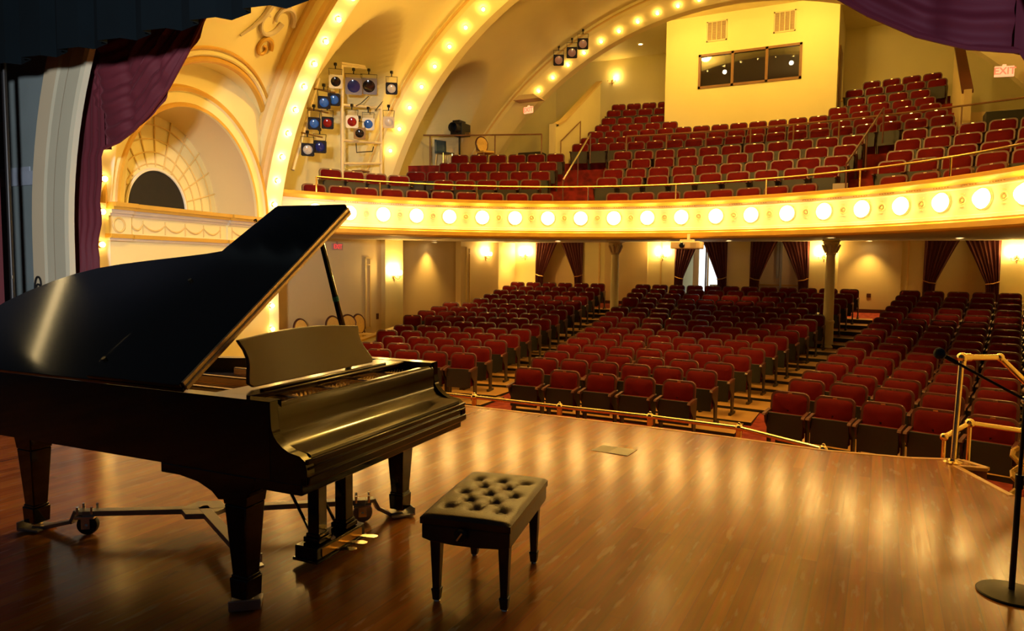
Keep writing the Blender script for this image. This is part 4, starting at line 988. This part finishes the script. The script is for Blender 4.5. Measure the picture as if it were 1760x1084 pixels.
RP = [(-6.6, 7.95), (-5.6, 8.0), (-4.70, 8.0), (-3.47, 8.0), (-2.32, 8.0), (-1.30, 7.92), (-.42, 7.38)]
ZR = -.10
mb = MB(); mb.tube([(x, y, ZR) for x, y in RP], .024, 10); mb.build('rail', BRASS, pr_)
for x, y in RP[1:]:
    b = MB(); b.tube([(x, y, floor_z(8)), (x, y, ZR)], .022, 10); b.lathe([(.07, 0), (.07, .01), (.03, .03)], (x, y, floor_z(8)), 14); b.sphere((x, y, ZR), .045, 12); b.sphere((x, y, ZR+.045), .018, 8); b.tube([(x, y, ZR-.10), (x, y, ZR-.03)], .034, 10); b.build('post', BRASS, pr_)
sr = thing('brass_step_rail', 'short brass rail with rounded knuckle beyond the tall stage post', 'rail', (0, 0, 0))
mb = MB(); q0, q1, q2 = Vector((.56, 7.26, .17)), Vector((.76, 7.40, .29)), Vector((1.45, 7.66, .20)); mb.tube([q0, q1, q2], .022, 10); mb.build('rail', BRASS, sr)
mb = MB(); mb.sphere(q0, .036, 12); mb.sphere(q1, .042, 12); mb.build('knuckle', BRASS, sr)
for p in (q0, q1, q2): mb = MB(); mb.tube([(p.x, p.y, floor_z(8)), p], .017, 10); mb.build('post', BRASS, sr)
mb = MB(); mb.tube([(1.12+.035*sin(i*1.3), 7.3+.03*cos(i*1.3)+.01*i, -.42+.035*i) for i in range(16)], .022, 7); tag(mb.build('gold_rope', ROPE), 'twisted gold rope hanging behind the microphone stand', 'rope')
# ---- sheet of paper on the stage
pp = thing('paper_sheets', 'two grey sheets of paper lying flat on the stage floor', 'paper', (-2.06, 5.98, 0), radians(-3))
mb = MB(); mb.prism([(-.17, -.12), (-.01, -.12), (.0, .11), (-.15, .11)], lambda x, y: (x, y, .0005), lambda x, y: (x, y, .003)); mb.build('left_sheet', PAP, pp)
mb = MB(); mb.prism([(-.01, -.12), (.18, -.12), (.18, .11), (.0, .11)], lambda x, y: (x, y, .0005), lambda x, y: (x, y, .005)); mb.build('right_sheet', PAP2, pp)

# ================================================================== STAGE DRAPERY
YC = 5.65
def curtain_half(side):
    t = thing('stage_curtain', 'maroon velvet stage curtain swagged up to the '+('left' if side < 0 else 'right, hanging low at the top right'), 'curtain', (0, 0, 0))
    X = lambda q: XC+side*q
    # lower edge of the swag: q = distance from axis, z
    LE = [(4.86, 3.05), (4.74, 3.06), (4.45, 3.12), (4.15, 3.24), (3.85, 3.42), (3.5, 3.68), (3.17, 4.03), (2.85, 4.40), (2.4, 4.95), (1.8, 5.7), (1.0, 6.6), (.1, 7.4)]
    def le(u):
        f = u*(len(LE)-1); i = min(int(f), len(LE)-2); g = f-i; return [a+(b-a)*g for a, b in zip(LE[i], LE[i+1])]
    rows = []
    for i in range(81):
        u = i/80; q, z = le(u); row = []
        for j in range(161):
            v = (j/160)**1.5; zz = z+(8.4-z)*v
            fold = (.020*sin(v*230+2.5*sin(u*9)+u*9)+.022*sin(v*90+3*sin(u*7)))*(1-.55*v)+.03*sin(u*23+2*sin(v*8))+.05*exp_(-((u*6) % 1-.5)**2*60)
            row.append((X(q), YC+.02+fold*.8-.10*sin(pi*min(1, v*2.2))*(1-v), zz))
        rows.append(row)
    b = MB(); b.sheet(rows); b.tube([(X(p[0]), YC, p[1]) for p in LE], .022, 6); b.build('swag', CUR, t)
    rows = []
    for i in range(49):
        u = i/48; row = []
        for j in range(41):
            z = 5.6*j/40
            inner = 4.80-.02*sin(z*5) if z > 2.55 else 4.80+.35*(2.55-z)/2.55*1.0+.03*sin(z*11)
            if z > 3.05: inner = 4.70
            outer = 5.60-(.0 if z < 2.6 else .10*(z-2.6)**1.6)
            q = inner+(outer-inner)*u
            row.append((X(q), YC+.05*sin(u*34+z*.7)*(.6+.4*cos(z))+.01-.03, z+.01))
        rows.append(row)
    b = MB(); b.sheet(rows); b.build('side_fall', CUR, t)
def exp_(v): return math.exp(v)
curtain_half(-1); curtain_half(1)
mb = MB(); rows = []
x = -12.5; k = 0
pts = []
while x < 3:
    pts += [(x, 4.50+.10, 3.80), (x+.33, 4.50+.02, 3.79), (x+.36, 4.50-.10, 3.785), (x+.62, 4.46, 3.79)]; x += .66
mb.sheet([[(a, b_, z), (a, b_, 4.6), (a, b_-.02, 6.2)] for a, b_, z in pts]); tag(mb.build('border_curtain', BDR, smooth=False), 'dark pleated border cloth hanging across the top left', 'curtain')
mb = MB(); mb.sheet([[(-12+2.70*i/40, 4.72+.07*sin(i*1.1), z) for z in (0.01, 1.5, 3, 5.5)] for i in range(41)]); tag(mb.build('leg_curtain', CURW), 'narrow dark maroon masking drape at the left edge', 'curtain')
pipe = thing('stage_pipe', 'black vertical pipe beside the dark drape at the left edge', 'pipe', (-9.24, 4.78, 0))
mb = MB(); mb.tube([(0, 0, 0), (0, 0, 5.5)], .028, 10); mb.build('tube', BLKM, pipe); mb = MB(); mb.tube([(.03, -.02, 1.42), (.03, -.02, 1.46)], .012, 8); mb.build('clip', CHR, pipe)
mb = MB(); mb.tube([(-9.62+.07*sin(a), 5.28, 1.12+.12*cos(a)+.006*i) for i, a in enumerate([2*pi*i/16 for i in range(40)])], .012, 6); mb.tube([(-9.62, 5.28, 1.22), (-9.62, 5.39, 1.26)], .01, 6); tag(mb.build('cable_coil', BLKM), 'coil of black cable hung on the teal wall', 'cable')

# ---- draped maroon curtains in the back openings
def tab_curtain(x0, x1, label):
    t = thing('doorway_curtain', label, 'curtain', ((x0+x1)/2, YBK-.05, 0), 0, None); w = (x1-x0)/2; zt, zb, zk = 2.58, .33, 1.25
    for s in (-1, 1):
        rows = []
        for i in range(25):
            z = zt+(zb-zt)*i/24
            inn = w*.02+(w*.64)*((zt-z)/(zt-zk))**.92 if z > zk else w*(.66+.06*(zk-z))
            rows.append([(s*(w+.02-(w+.02-inn)*j/24), -.03+.02*sin(j*1.9+.4*z), z) for j in range(25)])
        b = MB(); b.sheet(rows); b.build('drape', CURW, t)
        b = MB(); b.tube([(s*(w+.02), -.02, zk+.06), (s*w*.85, -.07, zk), (s*w*.65, -.06, zk-.02)], .018, 6); b.build('tie_back', BRO, t)
    b = MB(); b.tube([(-w-.02, -.03, zt), (w+.02, -.03, zt)], .02, 8); b.build('rod', BRO, t)
for (a, b), l in zip(OPEN, ('parted maroon curtains around a plain cream recess near the back left corner', 'parted maroon curtains framing the bright daylit doorway', 'parted maroon curtains framing the dim doorway', 'parted maroon curtains at the back wall behind the right block')): tab_curtain(a, b, l)

# ================================================================== BALCONY FITTINGS
def rail(name, label, pts, posts, h0, m_, r=.022, cat='rail'):
    t = thing(name, label, cat); b = MB(); b.tube(pts, r, 8); b.build('rail', m_, t)
    for p in posts: b = MB(); b.tube([p, (p[0], p[1], p[2]-h0)], r*.85, 8); b.build('post', m_, t)
    return t
an = [radians(-66+132*i/60) for i in range(61)]
rail('balcony_rail', 'slim brass rail along the top of the curved balcony front', [(*fas(a, 6.80), 3.385) for a in an], [(*fas(radians(d), 6.80), 3.385) for d in (-66, -54.5, -36.5, -15.5, .6, 16.5, 32, 46, 60)], .32, BRASS, .02)
rr_ = 19.35; ang = lambda x: math.asin((x-XC)/rr_)
rail('cross_rail', 'brown pipe rail along the balcony cross aisle', [(*arc(rr_, ang(-6.75+9.6*i/30)), 5.42) for i in range(31)], [(*arc(rr_, ang(x)), 5.42) for x in (-6.75, -5.6, -4.5, -3.3, -2.2, -1.1, 1.5, 2.8)], .9, WTR, .022)
rail('gallery_rail', 'brown pipe rail in front of the left landing with chairs', [(-12.5, 18.12, 5.54), (-11.2, 18.58, 5.52), (-9.05, 19.22, 5.50)], [(-12.3, 18.19, 5.54), (-10.4, 18.82, 5.51), (-9.05, 19.22, 5.50)], .9, WTR, .024)
for pts, l in (([(-6.90, 15.9, 3.70), (-7.62, 19.5, 5.45)], 'bright steel handrail up the left balcony aisle'), ([(-.70, 15.9, 3.75), (-.10, 19.8, 5.57)], 'steel handrail up the right balcony aisle')):
    t = thing('aisle_handrail', l, 'handrail'); b = MB(); b.tube(pts, .022, 8); b.build('rail', CHR if 'bright' in l else SHL, t)
    for q in (0, .5, 1): p = Vector(pts[0]).lerp(Vector(pts[1]), q); b = MB(); b.tube([p, p-Vector((0, 0, .85))], .018, 8); b.build('post', SHL, t)
rail('stair_rail', 'short brown stair rail against the upper left parapet', [(-9.12, 20.8, 5.55), (-9.12, 22.4, 6.45), (-9.12, 22.4, 5.6)], [(-9.12, 20.8, 5.55)], .6, WTR, .02)

# ---- stage lights on the side wall
def spot_light(loc, aim, gel, label, r=.13, ln=.30, frame=SIL, grp='stage lights in the left side bay', hang=.32):
    t = thing('stage_light', label, 'stage light', loc, 0, grp)
    d = (Vector(aim)-Vector(loc)).normalized(); R = d.to_track_quat('Z', 'Y').to_matrix()
    b = MB(); b.lathe([(.001, -ln), (r*.62, -ln), (r*.75, -ln*.8), (r*.75, -ln*.35), (r, -ln*.22), (r, 0), (r*.93, 0), (r*.93, -.03)], (0, 0, 0), 16, R); hs_ = b.build('housing', BLKM, t)
    b = MB(); s = r*1.04
    for q, e in (((0, s, .01), (2*s, .03, .012)), ((0, -s, .01), (2*s, .03, .012)), ((s, 0, .01), (.03, 2*s, .012)), ((-s, 0, .01), (.03, 2*s, .012))): b.box(R @ Vector(q), e, R)
    for i in range(16):
        a0, a1 = 2*pi*i/16, 2*pi*(i+1)/16; k = lambda a: s/max(abs(cos(a)), abs(sin(a)))
        b.add([R @ Vector((r*.86*cos(a0), r*.86*sin(a0), .012)), R @ Vector((r*.86*cos(a1), r*.86*sin(a1), .012)), R @ Vector((k(a1)*cos(a1), k(a1)*sin(a1), .012)), R @ Vector((k(a0)*cos(a0), k(a0)*sin(a0), .012))], [(0, 1, 2, 3)])
    b.build('gel_frame', frame, hs_)
    b = MB(); b.lathe([(.001, .012), (r*.5, .006), (r*.9, -.012)], (0, 0, 0), 16, R); b.build('lens', GLS[gel], hs_)
    sd = R @ Vector((1, 0, 0)); sd.z = 0; sd = sd.normalized() if sd.length > .1 else Vector((0, 1, 0)); m0 = -d*ln*.4
    b = MB(); b.tube([m0+sd*r*1.0, m0+sd*r*1.15+Vector((0, 0, hang*.75)), m0-sd*r*1.15+Vector((0, 0, hang*.75)), m0-sd*r*1.0], .008, 6); b.tube([m0+Vector((0, 0, hang*.75)), m0+Vector((0, 0, hang))], .014, 6); b.box(m0+Vector((0, 0, hang+.02)), (.05, .05, .06)); b.build('yoke', BLKM, t)
def at_x(px, py, X):
    d = fw+rt*((px-880)/FPX)-up*((py-542)/FPX); k = X/d.x; return (d.x*k, d.y*k, EYE+d.z*k)
XLT = -10.75
AIM = (-3.5, 4.5, 0.3)
spec = [((577, 140), 'dark', 'stage light with dark lens, highest at the left of the upper light rack', .125, .34, IV), ((608, 148), 'deepblue', 'large stage light with deep blue gel on the upper rack', .165, .34, SIL), ((634, 148), 'dark', 'large unlit stage light beside the deep blue one', .165, .34, SIL), ((673, 152), 'clear', 'stage light with clear lens in black frame, upper right of the rack', .115, .3, BLKM),
        ((557, 176), 'blue', 'small pale blue stage light on the slanted pipe, left of its pair', .115, .28, BLKM), ((574, 171), 'blue', 'small blue stage light on the slanted pipe, right of its pair', .115, .28, BLKM),
        ((540, 212), 'blue', 'stage light with bright blue gel beside a red one', .11, .28, BLKM), ((563, 211), 'red', 'stage light with red gel on the slanted pipe', .11, .28, BLKM),
        ((605, 209), 'red', 'stage light with dark red gel in white square frame', .12, .3, IV), ((633, 213), 'blue', 'stage light with sky blue gel in pale square frame', .12, .3, IV), ((668, 210), 'clear', 'stage light with clear lens at lower right of the rack', .11, .3, GREY), ((618, 229), 'dark', 'unlit stage light hanging below the red and sky blue pair', .115, .3, BRO),
        ((529, 257), 'clear', 'lowest stage light with white lens on the slanted pipe', .115, .28, BLKM), ((550, 252), 'deepblue', 'lowest stage light with dark blue lens on the slanted pipe', .115, .28, BLKM)]
for (p, g, l, r, ln, fr) in spec: spot_light(at_x(*p, XLT if p[0] < 660 else -10.15), AIM, g, l, r, ln, fr)
XRK = -10.95
rk = thing('light_rack', 'cream ladder-like pipe frame carrying stage lights in the left bay', 'rack')
A_ = [at_x(*q, XRK) for q in ((588, 112), (655, 120), (588, 308), (655, 308))]
for p, q in ((0, 2), (1, 3)): b = MB(); b.tube([A_[p], A_[q]], .035, 8); b.build('upright', CLW, rk)
for q0, q1 in (((588, 113), (655, 121)), ((588, 180), (655, 186)), ((588, 241), (655, 246)), ((590, 281), (655, 281)), ((586, 108), (690, 124))): b = MB(); b.tube([at_x(*q0, XRK), at_x(*q1, XRK)], .03, 8); b.build('crossbar', CLW, rk)
pt = thing('light_pipe', 'slanted cream pipe with paired stage lights left of the rack', 'pipe'); b = MB(); b.tube([at_x(548, 135, XRK), at_x(503, 292, XRK)], .04, 8); b.build('tube', CLW, pt)
for q in ((546, 152), (534, 186), (524, 228)): b = MB(); b.tube([at_x(q[0]-6, q[1], XRK+.02), at_x(q[0]+30, q[1]+8, XRK+.1)], .02, 6); b.build('side_arm', BRO, pt)
for (a, c) in (((608, 165), (606, 178)), ((630, 165), (612, 190)), ((660, 165), (640, 186)), ((613, 246), (614, 263)), ((614, 258), (640, 258))):
    pass
b = MB(); b.tube([at_x(*q, XRK+.06) for q in ((612, 246), (613, 262), (640, 260), (642, 252))], .012, 6); b.tube([at_x(*q, XRK+.06) for q in ((634, 165), (620, 178), (612, 182))], .010, 6); b.tube([at_x(*q, XRK+.06) for q in ((667, 160), (655, 178), (645, 190))], .010, 6); tag(b.build('light_cables', BLKM), 'loose black cables hanging from the light rack', 'cable')
st_ = thing('bar_stool', 'small brown wooden stool below the light rack', 'stool', (-10.95, 13.30, 3.36))
b = MB(); b.box((0, 0, .44), (.30, .30, .035)); b.build('seat', WTR, st_, bevel=.008)
for sx in (-.12, .12):
    for sy in (-.12, .12): b = MB(); b.tube([(sx, sy, .43), (sx*1.15, sy*1.15, 0)], .016, 6); b.build('leg', WTR, st_)
b = MB(); [b.tube([(-.13, s*.13, .18), (.13, s*.13, .18)], .011, 6) for s in (-1, 1)]; [b.tube([(s*.13, -.13, .22), (s*.13, .13, .22)], .011, 6) for s in (-1, 1)]; b.build('stretcher', WTR, st_)
mb = MB(); mb.b2((-11.6, 12.9, 2.6), (-10.7, 13.7, 3.36)); tag(mb.build('light_platform', CARB), 'low carpeted block under the stool behind the side seats', 'platform')
for (x, y, z, l) in ((-8.95, 20.15, 7.86, 'left of three pale pink lensed stage lights clamped to the rear arch'), (-8.52, 20.15, 8.03, 'middle of three pale pink lensed stage lights clamped to the rear arch'), (-8.17, 20.15, 8.24, 'right of three pale pink lensed stage lights clamped to the rear arch')):
    spot_light((x, y, z), (-2, 5, .5), 'pink', l, .14, .32, BLKM, 'stage lights on the rear arch', .36)

# ---- things on the left landing of the balcony
zg = 4.62
c = thing('plastic_chair', 'blue plastic shell chair on the left balcony landing', 'chair', (-12.15, 18.75, zg), radians(70))
b = MB(); b.sheet([[(x, .20-.06*abs(x)*4*0+.02*v, .45+.42*v) for v in (0, .3, .6, .85, 1)] for x in (-.22, -.12, 0, .12, .22)]); b.sheet([[(x, y, .45-.02*(1-abs(y)*3)) for y in (-.22, -.1, .05, .2)] for x in (-.22, -.12, 0, .12, .22)]); s_ = b.build('shell', BLUC, c); sm = s_.modifiers.new('solid', 'SOLIDIFY'); sm.thickness = .012
for x in (-.17, .17):
    for y in (-.17, .17): b = MB(); b.tube([(x, y, .44), (x*1.2, y*1.2, 0)], .011, 6); b.build('leg', CHR, c)
def oval_chair(loc, rz, label, grp=None, arms=False, scale=1.0):
    t = thing('banquet_chair', label, 'chair', loc, rz, grp)
    N_ = 28; ov = [(.20*cos(a)*(1 if sin(a) > 0 else .92), .72+.23*sin(a)) for a in [2*pi*i/N_ for i in range(N_)]]
    ly = lambda z: .20+.18*(z-.45)
    b = MB(); b.prism(ov, lambda x, z: (x, ly(z)-.025, z), lambda x, z: (x, ly(z)+.02, z)); b.build('backrest', YELC, t, bevel=.008)
    b = MB(); b.tube([(x*1.04, ly(z), 
        .72+(z-.72)*1.04) for x, z in ov], .028, 8, closed=True); b.build('back_frame', CHW, t)
    b = MB(); b.box((0, 0, .45), (.42, .42, .07)); b.build('seat', YELC, t, bevel=.02)
    for x in (-.18, .18):
        b = MB(); b.tube([(x, -.18, .43), (x*1.05, -.19, 0)], [.02, .014], 6); b.build('leg', CHW, t); b = MB(); b.tube([(x, .30, .70), (x, .19, .43), (x*1.05, .26, 0)], [.016, .02, .014], 6); b.build('leg', CHW, t)
        if arms: b = MB(); b.tube([(x*1.15, .24, .70), (x*1.3, .05, .68), (x*1.3, -.16, .66), (x*1.25, -.18, .44)], .016, 6); b.build('armrest', CHW, t)
    return t
oval_chair((-10.9, 19.15, zg), radians(60), 'yellow upholstered chair on the left balcony landing', None)
fs = thing('follow_spot', 'black follow spotlight on a stand on the left balcony landing', 'spotlight', (-11.6, 18.75, zg))
b = MB(); b.box((0, .05, 1.12), (.42, .5, .36)); b.box((-.05, .05, 1.34), (.26, .36, .12)); b.lathe([(.001, 0), (.13, 0), (.13, .28), (.15, .30), (.15, .34)], (.05, -.15, 1.12), 14, RX(pi/2)); b.build('lamp_housing', CAB, fs, bevel=.015)
b = MB(); b.tube([(0, 0, 0), (0, 0, .95)], .03, 8); b.build('stand', BLKM, fs)
for k in range(3): b = MB(); b.tube([(0, 0, .35), (.32*cos(k*2.1), .32*sin(k*2.1), .0)], .012, 6); b.build('leg', BLKM, fs)
b = MB(); b.box((.28, 0, .97), (.16, .06, .10)); b.box((.02, 0, .97), (.3, .04, .04)); b.build('yoke', BRO, fs)
sp_ = thing('floor_monitor', 'dark wedge loudspeaker at the right end of the left landing', 'loudspeaker', (-9.6, 19.65, zg))
b = MB(); b.prism([(-.3, 0), (.3, 0), (.3, .42), (-.12, .44), (-.3, .2)], lambda y, z: (-.38, y, z), lambda y, z: (.38, y, z)); b.build('cabinet', CAB, sp_, bevel=.015)
b = MB(); b.prism([(-.305, .02), (-.305, .19), (-.13, .43), (-.11, .42)], lambda y, z: (-.35, y, z), lambda y, z: (.35, y, z)); b.build('grille', DRK, sp_)
mb = MB(); mb.b2((1.95, 19.4, 4.3), (3.4, 19.9, 5.22)); mb.m(0); tag(mb.build('equipment_case', CAB, bevel=.02), 'dark box on the landing below the right exit sign', 'case')
for a in ((-7.62, 15.55, 2.95), (-7.72, 16.5, 3.3), (-1.02, 15.5, 2.95), (-.95, 16.4, 3.3)):
    mb = MB(); mb.b2((a[0], a[1]-.35, a[2]-.35), (a[0]+.28, a[1]-.30, a[2]+.08)); left = a[0] < -4
    tag(mb.build('step_light_panel', GRYP, bevel=.01), f'small grey panel at the {"lower" if a[1] < 16 else "upper"} end of a seat row by the {"left" if left else "right"} balcony aisle', 'panel')

# ---- ceiling sprinklers and small fixtures on the vaults
for p, l in (((-11.0+.7, 13.2, 6.35), 'small brass fixture on the vault above the light rack'), ((-8.6, 18.6, 8.1), 'small brass fixture on the rear vault above the landing')):
    pass
fx = thing('vault_spot', 'tiny dark spotlight on the front vault near the scrollwork', 'spotlight', at_x(404, 46, -9.6))
b = MB(); b.sphere((0, 0, 0), .035, 8); b.tube([(0, 0, 0), (-.25, 0, .05)], .010, 6); b.build('arm', BRO, fx); b = MB(); b.tube([(0, 0, 0), (.04, -.05, -.03)], .025, 8); b.build('head', BLKM, fx)

# ---- projector below the balcony
pj = thing('projector', 'cream projector hung under the balcony front', 'projector', (-3.58, 14.75, 2.09))
b = MB(); b.box((0, 0, 0), (.60, .42, .15)); b.build('body', PRJ, pj, bevel=.02)
b = MB(); b.lathe([(.001, .05), (.04, .05), (.058, .03), (.062, 0), (.05, -.02)], (-.06, -.21, .0), 18, RX(pi/2)); b.build('lens', LENS, pj)
b = MB(); [b.box((.17, -.213, -.04+.02*k), (.12, .006, .008)) for k in range(5)]; b.build('vent_grille', VNT, pj)
b = MB(); b.box((-.0, .0, .10), (.26, .2, .04)); b.tube([(0, .1, .1), (0, .1, .24)], .03, 8); b.build('ceiling_mount', PRJ, pj)

# ---- chairs in the side box
for (x, y, rz, l, g, ar) in ((-11.62, 12.25, 88, 'yellow oval-backed chair in the side box, just left of the piano lid prop', None, False), (-11.62, 13.30, 80, 'yellow oval-backed chair half hidden behind the lid prop', None, False), (-11.66, 13.78, 60, 'yellow oval-backed chair turned away, tucked behind the lid prop', None, False), (-11.56, 14.22, 85, 'yellow oval-backed chair at the right end of the side box', None, False), (-11.55, 10.65, 75, 'yellow oval-backed chair seen under the raised piano lid', None, True)):
    oval_chair((x, y, -.62), radians(rz), l, g, ar)
# wall outlets
for (loc, l, s) in (((XL+.005, 15.62, .19), 'small dark outlet on the left wall above the side box', (.02, .10, .16)), ((-.30, YBK-.055, .82), 'small dark red box on the back wall by the right aisle', (.12, .03, .12))):
    t = thing('wall_outlet', l, 'outlet', loc); b = MB(); b.box((0, 0, 0), s); b.build('plate', CHW, t, bevel=.004)
